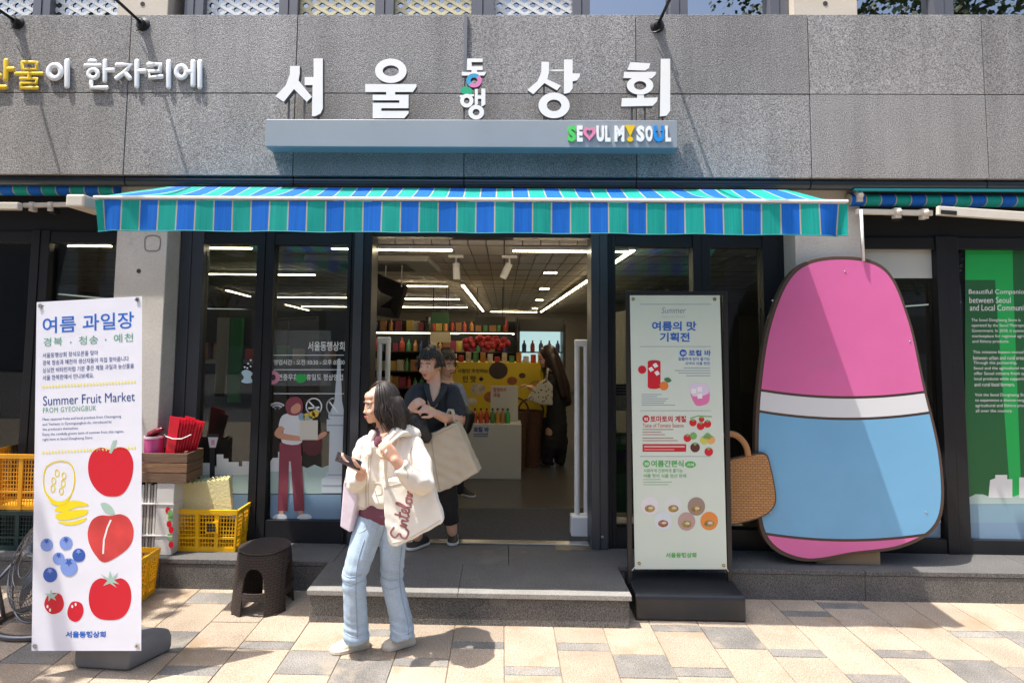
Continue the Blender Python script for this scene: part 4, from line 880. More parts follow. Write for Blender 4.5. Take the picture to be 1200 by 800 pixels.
# ================================================================ fruit market banner at the left
oB = AY(100, 760, 3.2); nB = V((-math.sin(R(2)), -math.cos(R(2)), 0)); fB = lambda a, b: AP(a, b, oB, nB)
vinyl = mat('banner_vinyl', (.74, .75, .83), .36, var=.02, vs=4, bump=.12, bs=5)
bn = thing('fruit_banner', 'tall white summer fruit market banner with printed fruit on a grey weighted base', 'banner', AZ(120, 782, 0))
N = 10; mb = MB(); P = []
for j in range(25):
    for i in range(N + 1):
        u, v = i / N, j / 24; a = (43 + (37 - 43) * v) * (1 - u) + (166.5 + (165.5 - 166.5) * v) * u; b = (354 * (1 - v) + 762 * v) * (1 - u) + (347 * (1 - v) + 762 * v) * u
        P.append(fB(a, b))
mb.add(P, [(j * (N + 1) + i, (j + 1) * (N + 1) + i, (j + 1) * (N + 1) + i + 1, j * (N + 1) + i + 1) for j in range(24) for i in range(N)]).build('banner_sheet', vinyl, bn, smooth=True)
ob_ = [nB * (.0009 + .0005 * k) for k in range(8)]
blu = mat('print_blue', (.008, .12, .52), .5); nav = mat('print_navy', (.015, .06, .24), .45); grn = mat('print_green', (.10, .34, .22), .45); pyel = mat('print_pale_yellow', (.80, .72, .22), .45); yel = mat('print_yellow', (.82, .66, .01), .45)
redp = mat('print_red', (.58, .008, .025), .45); peach = mat('print_peach', (.60, .05, .05), .45, var=.25, vs=7); sage = mat('print_sage', (.36, .52, .44), .45); bb1 = mat('print_berry', (.19, .30, .68), .45); bb2 = mat('print_berry_dark', (.03, .10, .42), .45); pw = mat('print_white', (.8, .8, .8), .45)
def TB(s_, rect, m_, bold=.012, slope=-.055, **k): letters('print_lettering', s_, rect, fB, m_, bn, ob_[0], bold, slope, **k)
sl1 = -.062
TB('여름', (50, 372, 89, 391), blu, .010, sl1); TB('과일장', (97, 368.5, 157, 388), blu, .010, sl1)
TB('경북', (51, 396, 73, 406), grn, .005, sl1, space=1.15); TB('·', (82, 400, 84, 402), grn, .02, 0); TB('청송', (92.5, 394, 115, 404), grn, .005, sl1, space=1.15); TB('·', (123, 397, 125, 399), grn, .02, 0); TB('예천', (133.5, 391.5, 156, 401.5), grn, .005, sl1, space=1.15)
for i, (s_, x1) in enumerate((('서울동행상회 정식오픈을 맞아', 115), ('경북 청송과 예천의 생산자들이 직접 찾아옵니다', 151), ('싱싱한 비타민처럼 기분 좋은 제철 과일과 농산물을', 157), ('서울 한복판에서 만나보세요.', 110))): TB(s_, (50, 413.5 + i * 8.7, x1, 419.5 + i * 8.7), nav, .006, -.052)
TB('Summer Fruit Market', (50.5, 464, 158, 475), nav, .0, -.05); TB('FROM GYEONGBUK', (50.5, 477.5, 113, 483.5), grn, .0, -.045, space=1.1)
for i, (s_, x1) in enumerate((('Meet seasonal fruits and local produce from Cheongsong', 142), ('and Yecheon in Gyeongsangbuk-do, introduced by', 131), ('the producers themselves.', 92), ('Enjoy the carefully grown taste of summer from this region,', 145), ('right here at Seoul Donghaeng Store.', 109))): TB(s_, (50, 489.5 + i * 5.9, x1, 493.5 + i * 5.9), nav, .0, -.04)
def band(y0, y1):
    m_ = MB()
    for i in range(30):
        a = 49 + i * 3.7; y = y0 + (y1 - y0) * i / 30; m_.flat([fB(*p) + ob_[0] for p in [(a, y), (a + 1.8, y - 2.2), (a + 3.2, y), (a + 1.8, y + 2.4)]])
    m_.build('print_ornament', pyel, bn)
band(453, 447); band(530, 524)
def pp(nm, pts, m_, k=0): return patch(nm, pts, fB, m_, bn, ob_[k])
pp('print_apple', smoothpoly([(130, 527), (140, 523.5), (150, 527), (156, 540), (155, 557), (149, 572), (141, 580), (131, 581.5), (121, 579.5), (111, 571), (104.5, 558), (103.5, 543), (108, 530), (118, 524)], 5), redp)
pp('print_stem', [(128, 530), (132.5, 516), (137.5, 515), (133, 527), (130.5, 531)], sage, 1)
# cut melon and slices
m_ = MB(); q = smoothpoly([(51, 562), (54, 548), (62, 542), (72, 540), (82, 543), (87, 553), (87, 568), (82, 582), (74, 589), (64, 588), (54, 578)], 5); stroke(m_, q + [q[0]], 1.6, fB, ob_[0]); m_.build('print_melon_outline', yel, bn)
pp('print_melon_rind', smoothpoly([(53, 574), (60, 583), (68, 587), (76, 586), (82, 580), (79, 588), (70, 592), (60, 589)], 4), yel, 1)
for cx, cy in ((67, 554), (63, 563), (62, 572), (75, 557), (74, 566), (72, 575)):
    m_ = MB(); q = ell(cx, cy, 2.4, 4, 10); stroke(m_, q + [q[0]], 1.1, fB, ob_[0]); m_.build('print_melon_seed', yel, bn)
pp('print_melon_slice', smoothpoly([(64, 598), (72, 590), (84, 586), (98, 588), (104, 592), (90, 594), (76, 599)], 4), yel); pp('print_melon_slice', smoothpoly([(65, 603), (80, 598), (102, 597), (100, 603), (84, 608), (70, 609)], 4), yel); pp('print_melon_slice', smoothpoly([(68, 611), (84, 611), (102, 606), (94, 613), (80, 615)], 4), yel)
pp('print_peach', smoothpoly([(130, 604), (141, 602), (151, 607), (156.5, 620), (154, 636), (143, 648), (123, 658.5), (112, 650), (104.5, 636), (103, 622), (108, 609), (118, 603.5)], 5), peach)
m_ = MB(); stroke(m_, [(130, 609), (126, 618), (122, 632), (121, 648)], 2, fB, ob_[1]); m_.build('print_highlight', pw, bn)
pp('print_leaf', smoothpoly([(118, 590), (125, 589), (132, 595), (134, 602), (124, 600)], 4), sage, 1)
for cx, cy, r_, d_ in ((55, 638, 7.3, 0), (77.5, 636, 7.6, 0), (69, 654, 7, 0), (92.5, 650, 7.6, 1), (81, 664, 10, 0), (59, 673, 8.3, 1)):
    pp('print_berry', ell(cx, cy, r_, r_ * 1.05), bb2 if d_ else bb1, 1 if r_ < 9 else 2); st_ = [(cx + (r_ * .48 if k % 2 else r_ * .22) * math.cos(k * math.pi / 5 - .3), cy - r_ * .6 + (r_ * .48 if k % 2 else r_ * .22) * math.sin(k * math.pi / 5 - .3)) for k in range(10)]; pp('print_berry_crown', st_, bb1 if d_ else bb2, 4)
pp('print_tomato', smoothpoly([(104, 700), (108, 684), (118, 677), (130, 680), (142, 677), (151, 684), (154, 698), (151, 713), (143, 723), (131, 726), (116, 724), (107, 715)], 5), redp)
pp('print_tomato_calyx', [(129, 668), (132, 676), (139, 670), (134, 679), (140, 684), (132, 682), (137, 688), (129, 683), (121, 686), (126, 680), (118, 672), (127, 677)], sage, 1)
pp('print_tomato', smoothpoly([(52, 707), (56, 697), (64, 694), (72, 697), (75, 708), (71, 716), (62, 719), (55, 715)], 5), redp); pp('print_tomato_calyx', [(60, 690), (62, 696), (69, 694), (64, 699), (66, 703), (60, 700), (57, 704), (57, 698), (53, 695), (59, 695)], sage, 1)
pp('print_tomato', smoothpoly([(79, 716), (83, 706), (89, 704), (96, 707), (98, 716), (94, 725), (88, 728), (81, 724)], 5), redp)
for a, b in ((56, 710), (59, 714), (85, 710), (89, 707.5)): pp('print_highlight', ell(a, b, 1.2, 2, 8), pw, 2)
TB('서울동행상회', (77, 739, 124, 746.5), blu, .035, 0)
brass = mat('eyelet_steel', (.6, .58, .52), .3, 1.)
for a, b in ((48, 358.5), (161.5, 351), (41.5, 756), (161, 756)): c_ = fB(a, b) + nB * .006; MB().ring([c_ + V((.011 * math.cos(t), 0, .011 * math.sin(t))) for t in [i * math.tau / 16 for i in range(16)]], [c_ + V((.005 * math.cos(t), 0, .005 * math.sin(t))) for t in [i * math.tau / 16 for i in range(16)]], (0, .003, 0)).build('eyelet', brass, bn)
A_, B_, C_ = AZ(86, 783, 0), AZ(150, 787, 0), AZ(201, 762, 0); D_ = A_ + (C_ - B_)
bm_ = mat('base_grey_plastic', (.17, .17, .175), .5, var=.12, vs=8, bump=.1, bs=30)
ctr = (A_ + B_ + C_ + D_) / 4
def shrink(p, k): return ctr + (p - ctr) * k
lo = [A_, B_, C_, D_]; base = MB(); n4 = lambda z, k: [V((shrink(p, k).x, shrink(p, k).y, z)) for p in lo]
rings_ = [n4(.004, .96), n4(.03, 1.0), n4(.085, 1.0), n4(.125, .93), n4(.135, .82)]
vs = [p for r_ in rings_ for p in r_]; base.add(vs, [(3, 2, 1, 0), (16, 17, 18, 19)] + [(i * 4 + k, i * 4 + (k + 1) % 4, (i + 1) * 4 + (k + 1) % 4, (i + 1) * 4 + k) for i in range(4) for k in range(4)])
base.build('weighted_base', bm_, bn, smooth=True, bevel=.02, auto=60)
bk = -nB * .03; tc = (fB(48, 358.5) + fB(161.5, 351)) / 2 + bk; pole = MB()
pole.tube([V((ctr.x, ctr.y, .12)), tc + V((0, 0, -.5)) - nB * .05, tc + V((0, 0, -.02))], .011, 8).build('pole', black_plastic, bn, smooth=True)
MB().tube([fB(48, 358.5) - nB * .004, tc, fB(161.5, 351) - nB * .004], .006, 8).build('top_arm', black_plastic, bn); bc = (fB(41.5, 756) + fB(161, 756)) / 2 + bk * 2
MB().tube([fB(41.5, 756) - nB * .004, bc, fB(161, 756) - nB * .004], .006, 8).build('bottom_arm', black_plastic, bn)

# ================================================================ pale green banner in a black frame at the right
YN = 4.16; fN = lambda a, b: AY(a, b, YN)
gb = thing('event_banner', 'pale green summer event banner in a black frame on a black weighted base', 'banner', AZ(806, 727, 0))
mint = mat('banner_mint', (.60, .68, .60), .42, var=.02, vs=4, bump=.04, bs=9)
N = 8; P = []; mb = MB()
for j in range(13):
    for i in range(N + 1):
        u, v = i / N, j / 12; a = (738 + 6 * v) * (1 - u) + (843.5 + 8.5 * v) * u; b = 346 + 320.5 * v; P.append(fN(a, b))
mb.add(P, [(j * (N + 1) + i, (j + 1) * (N + 1) + i, (j + 1) * (N + 1) + i + 1, j * (N + 1) + i + 1) for j in range(12) for i in range(N)]).build('banner_sheet', mint, gb, smooth=True)
o1 = V((0, -.0009, 0)); o2 = V((0, -.0015, 0)); o3 = V((0, -.0021, 0))
def TN(s_, rect, m_, bold=.01, **k): letters('print_lettering', s_, rect, fN, m_, gb, o1, bold, **k)
blu2 = mat('print_royal_blue', (.015, .12, .48), .45); red2 = mat('print_crimson', (.50, .015, .03), .45); grn2 = mat('print_leaf_green', (.09, .42, .10), .45); thin = mat('print_slate', (.20, .28, .36), .5); pnk = mat('print_pink_drink', (.72, .18, .40), .45)
TN('Summer', (775, 360, 804, 367), thin, .0, shear=.25); TN('Special Event', (776, 369.5, 803, 373), mat('print_pale_text', (.48, .52, .46), .5), .0)
TN('여름의 맛', (764, 376.5, 816, 387.5), blu2, .03); TN('기획전', (773, 389.5, 808, 400.5), blu2, .03)
TN('로컬 바', (807, 410, 833, 417), blu2, .03); TN('알뜰하게 담아 즐기는', (795, 418.5, 832, 422.5), blu2, .01); TN('지역의 여름 한잔', (803, 424, 832, 427.5), blu2, .01)
patch('print_badge', ell(800.5, 413.5, 4.2, 4.2), fN, blu2, gb, o1); letters('print_lettering', '01', (798.5, 412, 803, 415.5), fN, pw, gb, o2, .03)
TN('토마토의 계절', (762, 487, 804, 494.5), red2, .03); TN('Taste of Tomato Season', (753, 496, 801, 500.5), red2, .0); patch('print_badge', ell(757, 490.5, 4.2, 4.2), fN, red2, gb, o1); letters('print_lettering', '02', (755, 489, 759.5, 492.5), fN, pw, gb, o2, .03)
TN('여름간편식', (763, 539, 801, 547), grn2, .03); patch('print_badge', ell(757.5, 543, 4.2, 4.2), fN, grn2, gb, o1); letters('print_lettering', '03', (755.5, 541.4, 760, 545), fN, pw, gb, o2, .03); patch('print_badge', ell(809, 544, 6.5, 4), fN, grn2, gb, o1); letters('print_lettering', '시식', (805, 542.3, 813, 546), fN, pw, gb, o2, .02)
TN('시원하게 간편하게 즐기는', (754, 549, 800, 553.5), grn2, .008); TN('여름 한끼 식품 엄선 판매', (754, 555, 804, 559.5), grn2, .008); TN('서울동행상회', (780, 647, 816, 653), grn2, .035)
ln = MB()
for y in (356.5, 406, 481, 534.5): stroke(ln, [(750, y), (833, y)], .5, fN, o1)
for y, a, b in ((431, 801, 832), (434, 791, 832), (437, 795, 832), (440, 804, 832), (462, 752, 775), (464.5, 752, 770), (467, 752, 783), (469.5, 752, 780), (472, 752, 778), (474.5, 752, 791)): stroke(ln, [(a, y), (b, y)], .7, fN, o1)
ln.build('print_fine_lines', thin, gb)
ln = MB()
for y, a, b in ((503, 753, 789), (506, 753, 775), (509, 753, 779), (513, 753, 789), (516, 753, 794)): stroke(ln, [(a, y), (b, y)], .8, fN, o1)
ln.build('print_fine_lines', mat('print_dull_red', (.35, .12, .11), .5), gb)
ln = MB()
for y, a, b in ((561.5, 754, 774), (564.5, 754, 787), (567.5, 754, 783)): stroke(ln, [(a, y), (b, y)], .7, fN, o1)
ln.build('print_fine_lines', mat('print_dull_green', (.22, .42, .24), .5), gb)
patch('print_red_box', [(753, 520), (804, 520), (804, 529), (753, 529)], fN, red2, gb, o1); ln = MB(); stroke(ln, [(755, 523), (802, 523)], 1.6, fN, o2); stroke(ln, [(755, 526.5), (790, 526.5)], .8, fN, o2); ln.build('print_box_lines', mat('print_box_pink', (.75, .45, .42), .5), gb)
patch('print_juice_glass', [(759, 424), (774, 424), (774, 453), (759, 453)], fN, redp, gb, o1); patch('print_juice_glass_base', ell(766.5, 453, 7.5, 2.6), fN, redp, gb, o2); patch('print_juice_glass_rim', ell(766.5, 424, 7.5, 2.2), fN, red2, gb, o2)
for cx, cy in ((768, 428), (763, 432.5), (770, 437)): patch('print_ice', [(cx - 3.4, cy - 1), (cx + .6, cy - 3.2), (cx + 3.4, cy + 1), (cx - .8, cy + 3.2)], fN, pw, gb, o3)
for cx, cy, r_, m_ in ((752.5, 433, 4.8, redp), (778, 452, 5.2, mat('print_orange', (.75, .20, .04), .45))): patch('print_fruit', ell(cx, cy, r_, r_), fN, m_, gb, o2)
patch('print_fruit_leaf', smoothpoly([(778, 444), (783, 442), (787, 446), (782, 448)], 3), fN, mat('print_dark_leaf', (.05, .2, .07), .45), gb, o2)
patch('print_pink_drink', smoothpoly([(809, 455), (829, 452), (831, 470), (822, 475), (814, 473)], 3), fN, pnk, gb, o1); patch('print_drink_top', smoothpoly([(808, 452), (818, 449), (829, 451), (830, 461), (812, 464)], 3), fN, mat('print_lilac', (.70, .60, .74), .45), gb, o2)
for cx, cy in ((813, 458), (820, 456), (820, 464)): patch('print_ice', [(cx - 3, cy - 2.6), (cx + 2.6, cy - 3), (cx + 3, cy + 2.6), (cx - 2.6, cy + 3)], fN, pw, gb, o3)
lfm = mat('print_vine', (.18, .40, .12), .45)
ln = MB(); stroke(ln, [(809, 490), (818, 487), (834, 488)], 1.2, fN, o2); ln.build('print_vine', lfm, gb)
for cx, cy, r_, c in ((812, 495, 4.3, redp), (821, 499, 4.6, redp), (829, 496.5, 4.4, redp), (822, 491, 3.2, redp), (805.5, 513, 4.6, redp), (812.5, 510.5, 4.2, lfm), (825, 515.5, 5, mat('print_melon_green', (.55, .55, .12), .45)), (833, 515, 5, mat('print_apricot', (.70, .38, .12), .45)), (829, 511, 4, lfm), (814.5, 524, 5.6, mat('print_dark_tomato', (.10, .02, .025), .45)), (830.5, 529, 5, redp)):
    patch('print_tomato', ell(cx, cy, r_, r_), fN, c, gb, o2); patch('print_calyx', [(cx - 2.2, cy - r_ * .7), (cx, cy - r_ * 1.15), (cx + 2.2, cy - r_ * .7), (cx, cy - r_ * .35)], fN, lfm, gb, o3)
for cx, cy, c in ((761.5, 592.5, (.70, .68, .72)), (789, 592.5, (.66, .68, .68)), (816, 593, (.30, .22, .18)), (777, 610, (.62, .68, .74)), (804.5, 610.5, (.45, .30, .28)), (831, 610, (.72, .24, .05))):
    patch('print_dish', ell(cx, cy, 10.3, 10.8), fN, mat('dish%d' % int(cx), c, .45), gb, o1 if cy < 600 else o2); patch('print_food', ell(cx, cy + 3, 6, 4.2), fN, mat('food%d' % int(cx), (.32, .12 + (cx % 7) * .02, .06), .45, var=.6, vs=60), gb, o3)
    patch('print_food_highlight', ell(cx + 1, cy + 2.2, 3, 1.6, 10), fN, mat('food_top', (.62, .52, .42), .45), gb, V((0, -.0027, 0)))
for a, b in ((742, 350.5), (837.5, 350.5), (749, 659.5), (848, 662)): c_ = fN(a, b) + V((0, -.003, 0)); MB().ring([c_ + V((.011 * math.cos(t), 0, .011 * math.sin(t))) for t in [i * math.tau / 16 for i in range(16)]], [c_ + V((.005 * math.cos(t), 0, .005 * math.sin(t))) for t in [i * math.tau / 16 for i in range(16)]], (0, .003, 0)).build('eyelet', mat('eyelet_brass', (.35, .26, .10), .35, 1.), gb)
frm = mat('banner_frame_black', (.014, .014, .015), .4)
zt = AY(790, 341, YN).z; xa, xb = AY(737.5, 500, YN).x, AY(853, 500, YN).x
for x in (xa, xb): MB().box(x - .016, x + .016, YN + .006, YN + .03, .15, zt - .0).build('frame_post', frm, gb, bevel=.004)
MB().box(xa + .017, xb - .017, YN + .007, YN + .03, zt - .03, zt).build('frame_top', frm, gb, bevel=.004)
bp = [AZ(745, 727, 0), AZ(874, 728.5, 0)]; zt2 = AY(800, 697, bp[0].y).z; ba, bb, by = bp[0].x, bp[1].x, bp[0].y
base = MB(); k_ = .03
pr = [(0, .004), (0, zt2 - .02), (.012, zt2 - .004), (.03, zt2), (.34, zt2 + .02), (.36, zt2), (.36, .004)]
base.add([V((x, by + a, b)) for x in (ba, bb) for a, b in pr], [tuple(range(6, -1, -1)), tuple(range(7, 14))] + [(i, (i + 1) % 7, (i + 1) % 7 + 7, i + 7) for i in range(7)])
base.build('weighted_base', mat('base_black_plastic', (.022, .023, .026), .35, var=.15, vs=10, bump=.08, bs=60), gb, bevel=.012)
tie = MB()
for a, b, c, d in ((744, 664, 740, 668), (850, 664, 855, 669)): tie.tube([fN(a, b) + o1, fN(c, d) + V((0, .01, -.01))], .0025, 6)
tie.build('tie_cord', white_paint, gb, kind='stuff')

# ================================================================ plain cut-out display board (its printed figure is left out)
YQ = 4.40; fQ = lambda a, b: AY(a, b, YQ)
cb = thing('cutout_display_board', 'large rounded cut-out display board in pink, white and sky blue with dark brown edge', 'display board', (AY(990, 650, YQ).x, YQ, SH))
outl = smoothpoly([(985, 300), (1038, 314), (1066, 372), (1084, 450), (1104, 540), (1102, 610), (1062, 640), (1000, 650), (938, 657), (894, 628), (885, 545), (888, 455), (902, 372), (932, 314)], 8)
brn = mat('board_brown_edge', (.075, .045, .032), .6); MB().prism([fQ(*p) for p in outl], (0, .05, 0)).build('board', brn, cb, bevel=.004)
cx_, cy_ = 994, 480; inn = [(cx_ + (a - cx_) * .962, cy_ + (b - cy_) * .976) for a, b in outl]
def cut(y0, y1, bend=10):
    """part of the board between two gently curved lines"""
    f_ = lambda x, y: y + bend * (1 - ((x - 994) / 105) ** 2)
    out = []; n = len(inn)
    def side(p): return 0 if p[1] < f_(p[0], y0) else (2 if p[1] > f_(p[0], y1) else 1)
    L_ = [p for p in inn if side(p) == 1 and p[0] < 994]; R_ = [p for p in inn if side(p) == 1 and p[0] >= 994]
    L_.sort(key=lambda p: p[1]); R_.sort(key=lambda p: p[1])
    out = R_[:]
    if y1 < 640: out += [(x, f_(x, y1)) for x in [R_[-1][0] + (L_[-1][0] - R_[-1][0]) * i / 20 for i in range(21)]]
    else: out = [p for p in inn if side(p) == 1]; return out, L_, R_
    out += L_[::-1]
    if y0 > 310: out += [(x, f_(x, y0)) for x in [L_[0][0] + (R_[0][0] - L_[0][0]) * i / 20 for i in range(21)]]
    return out, L_, R_
def clip(pts, fn_, keep):
    """clip outline by a curve y = fn_(x)"""
    out = []
    for i in range(len(pts)):
        a, b = pts[i], pts[(i + 1) % len(pts)]; sa, sb = (a[1] - fn_(a[0])) * keep, (b[1] - fn_(b[0])) * keep
        if sa >= 0: out.append(a)
        if sa * sb < 0: t = sa / (sa - sb); out.append((a[0] + (b[0] - a[0]) * t, a[1] + (b[1] - a[1]) * t))
    return out
def cc(y): return lambda x: y + 9 * (1 - ((x - 994) / 105) ** 2)
dense = []
for a, b in zip(inn, inn[1:] + inn[:1]): dense += [(a[0] + (b[0] - a[0]) * i / 3, a[1] + (b[1] - a[1]) * i / 3) for i in range(3)]
def zone(nm, y0, y1, m_):
    p = dense
    if y0: p = clip(p, cc(y0), 1)
    if y1: p = clip(p, cc(y1), -1)
    # follow the curve on the cut edges
    q = []
    for a, b in zip(p, p[1:] + p[:1]):
        q.append(a)
        for y in (y0, y1):
            if y and abs(a[1] - cc(y)(a[0])) < .6 and abs(b[1] - cc(y)(b[0])) < .6 and abs(a[0] - b[0]) > 20:
                q += [(a[0] + (b[0] - a[0]) * i / 14, cc(y)(a[0] + (b[0] - a[0]) * i / 14)) for i in range(1, 14)]
    patch(nm, q, fQ, m_, cb, (0, -.003, 0))
zone('pink_field', None, 455, mat('board_pink', (.66, .14, .36), .42, var=.05, vs=3, bump=.04, bs=8, stain=((.60, .15, .35), 3.5, .62))); zone('white_field', 458, 480, mat('board_white', (.66, .68, .70), .5)); zone('blue_field', 483, 622, mat('board_blue', (.16, .40, .63), .42, var=.05, vs=3, bump=.04, bs=8, stain=((.18, .38, .58), 3.5, .62))); zone('pink_foot_field', 625, None, mat('board_pink', (.68, .14, .36), .5))
MB().box(fQ(960, 600).x, fQ(1035, 600).x, YQ + .052, YQ + .075, SH, SH + .5).build('rear_brace', mat('plywood', (.30, .22, .14), .7), cb)
# printed woven basket cut-out beside it
def weave(name, c0, c1, sc=60):
    m = mat(name, c0, .7); t = m.node_tree; L = t.links.new; b = t.nodes['Principled BSDF']; g = nd(t, 'ShaderNodeNewGeometry'); mp = nd(t, 'ShaderNodeMapping'); mp.inputs['Rotation'].default_value = (R(90), 0, 0); L(g.outputs['Position'], mp.inputs[0])
    br = nd(t, 'ShaderNodeTexBrick'); br.inputs['Scale'].default_value = sc; br.inputs['Color1'].default_value = (*c0, 1); br.inputs['Color2'].default_value = (*[x * .85 for x in c0], 1); br.inputs['Mortar'].default_value = (*c1, 1); br.inputs['Mortar Size'].default_value = .06; br.inputs['Brick Width'].default_value = .9; br.inputs['Row Height'].default_value = .45
    L(mp.outputs[0], br.inputs[0]); L(br.outputs[0], b.inputs['Base Color']); bp_ = nd(t, 'ShaderNodeBump'); bp_.inputs['Strength'].default_value = .6; bp_.inputs['Distance'].default_value = .004; bp_.invert = True; L(br.outputs['Fac'], bp_.inputs['Height']); L(bp_.outputs[0], b.inputs['Normal']); return m
YQ2 = YQ - .034; fQ2 = lambda a, b: AY(a, b, YQ2); bsk = smoothpoly([(852, 540), (878, 533), (897, 531), (903, 545), (909, 575), (908, 592), (896, 604), (872, 612), (853, 614), (849, 600), (849, 560)], 5)
MB().prism([fQ2(*p) for p in bsk], (0, .03, 0)).build('basket_shape', brn, cb, label='tan woven basket print at the left side of the board'); patch('woven_print', [(879 + (a - 879) * .95, 573 + (b - 573) * .96) for a, b in bsk], fQ2, weave('basket_weave', (.52, .27, .10), (.25, .11, .04), 26), cb, (0, -.002, 0))
hp_ = [fQ2(*p) for p in curve([(848, 512), (856, 508), (866, 512), (874, 522), (877, 534)], 5)]; MB().tube(hp_, .022, 8, squash=((0, 1, 0), .7)).build('basket_handle', mat('basket_handle', (.45, .22, .09), .7, bump=.5, bs=120), cb, smooth=True)
for a, b in ((905, 352), (1066, 400), (902, 600), (1085, 600), (990, 318)): c_ = fQ(a, b); MB().lathe([(.007, 0), (.006, .003), (.001, .004)], (0, 0, 0), 12, Matrix.Translation(c_ + V((0, -.003, 0))) @ Matrix.Rotation(R(90), 4, 'X')).build('screw', steel, cb, smooth=True)

# ================================================================ crates, boxes, stool, fan at the left
def crate(x0, x1, y0, y1, z0, h, m, label, group=None, tp=.018):
    t_ = thing('plastic_crate', label, 'crate', ((x0 + x1) / 2, (y0 + y1) / 2, z0), group); w_ = .010
    MB().box(x0 + tp, x1 - tp, y0 + tp, y1 - tp, z0, z0 + .012).build('floor', m, t_)
    def wall(a, b, ax, inward):
        mb = MB()                                     # a..b along ax at the outer plane, tapering towards the floor
        L_ = b - a; n = max(8, int(L_ / .022))
        def pt(u, z, o): 
            k = tp * (1 - z / h); s_ = a + k + (L_ - 2 * k) * u; d = inward[0] + inward[1] * (k + o); return V((s_, d, z0 + z)) if ax == 0 else V((d, s_, z0 + z))
        def cell(u0, u1, z0_, z1_, o0, o1):
            q = [pt(u, z, o) for o in (o0, o1) for z in (z0_, z1_) for u in (u0, u1)]; mb.add(q, [(0, 1, 3, 2), (4, 6, 7, 5), (0, 4, 5, 1), (2, 3, 7, 6), (0, 2, 6, 4), (1, 5, 7, 3)])
        cell(0, 1, h - .032, h, -.006, .010); cell(0, 1, 0, .03, 0, .010); cell(0, 1, h * .30, h * .30 + .016, -.002, .010)
        for i in range(4): u = i / 3; cell(max(0, u - .03), min(1, u + .03), 0, h - .02, -.003, .0095)
        for i in range(n): u = (i + .5) / n; cell(u - .12 / n, u + .12 / n, .02, h - .02, .003, .008)
        for j in range(1, int(h / .03)): cell(.01, .99, j * .03, j * .03 + .006, .004, .009)
        return mb.build('side_wall', m, t_)
    wall(x0, x1, 0, (y0, 1)); wall(x0, x1, 0, (y1, -1)); wall(y0, y1, 1, (x0, 1)); wall(y0, y1, 1, (x1, -1)); return t_
cy_m = mat('crate_yellow', (.86, .47, .008), .4, var=.06, vs=8); co_m = mat('crate_orange', (.75, .33, .015), .45, var=.08, vs=8); cg_m = mat('crate_dark_green', (.012, .035, .032), .5)
yl0 = AZ(240, 647, SH).y
c1 = crate(AY(205, 640, yl0).x, AY(277, 640, yl0).x, yl0, yl0 + .30, SH, .305, cy_m, 'yellow plastic crate with a folded cream foam net, on the plinth under the left window')
f1 = lambda a, b: AY(a, b, yl0 - .007); pg = MB()
for i in range(3):
    for j in range(3): pg.flat([f1(242 + i * 3.6, 613 + j * 3.4), f1(245 + i * 3.6, 613 + j * 3.4), f1(245 + i * 3.6, 616 + j * 3.4), f1(242 + i * 3.6, 616 + j * 3.4)])
pg.build('print_mark', ink, c1, kind='stuff'); MB().prism([f1(240, 611) + V((0, .004, 0)), f1(255, 611) + V((0, .004, 0)), f1(255, 625) + V((0, .004, 0)), f1(240, 625) + V((0, .004, 0))], (0, .006, 0)).build('print_plate', cy_m, c1)
fm = mat('foam_cream', (.74, .66, .34), .8, bump=.35, bs=70); ft = thing('foam_net', 'folded cream foam net sticking out of the yellow crate', 'foam net', (AY(240, 595, yl0 + .12).x, yl0 + .12, SH + .1))
fr_ = [lambda a, b, k=k: AY(a, b, yl0 + .06 + .03 * k) for k in range(4)]
for k in range(4):
    top = [(208 + k * 3 + i * (268 - 208 - k * 2) / 24, 566 - k * 1.2 - i * .22 + (1.6 if i % 2 else -.6)) for i in range(25)]
    MB().prism([fr_[k](*p) for p in top + [(272, 604), (207, 604)]], (0, .016, 0)).build('foam_layer', fm, ft)
c2x = AY(184, 680, 4.25).x; crate(c2x - .42, c2x, 3.93, 4.27, .003, .30, cy_m, 'yellow plastic crate on the paving half hidden behind the fruit banner')
ol = AZ(20, 640, SH).y; oz = AY(20, 598, ol - .1).z; ox1 = AY(40, 560, ol - .1).x + .06
crate(ox1 - .5, ox1, ol - .1, ol + .25, SH, oz - SH - .002, cg_m, 'dark green plastic crate at the left photo edge, under the orange one')
crate(ox1 - .52, ox1 + .01, ol - .1, ol + .26, oz, AY(20, 532, ol - .1).z - oz, co_m, 'orange plastic crate at the left photo edge, on top of the dark green one')
# strapped cardboard stack, wooden box with packets
yb = AZ(190, 650, SH).y; fbx = lambda a, b: AY(a, b, yb); bxL, bxR = fbx(140, 600).x, fbx(204, 600).x; zbt = fbx(190, 567).z
cs_ = thing('cardboard_stack', 'strapped stack of flat white cardboard boxes with strawberry print beside the pillar', 'boxes', ((bxL + bxR) / 2, yb, SH)); cbm = mat('carton_white', (.62, .60, .56), .75, var=.05, vs=8); cbe = mat('carton_edge', (.33, .29, .25), .8)
n_ = 12; xs = fbx(183, 600).x
for i in range(n_): x = bxL + (xs - bxL) * i / n_; MB().box(x, x + (xs - bxL) / n_ * .62, yb, yb + .30, SH + .002, zbt + .01 * math.sin(i * 1.7)).build('carton', cbm if i % 2 else cbe, cs_)
MB().box(xs + .004, bxR, yb - .012, yb + .30, SH + .002, zbt + .012).build('carton', cbm, cs_, bevel=.004)
for y in (590, 627): z = fbx(190, y).z; MB().box(bxL - .003, bxR + .003, yb - .016, yb + .304, z - .004, z + .004).build('strap', mat('strap_white', (.6, .6, .58), .4), cs_)
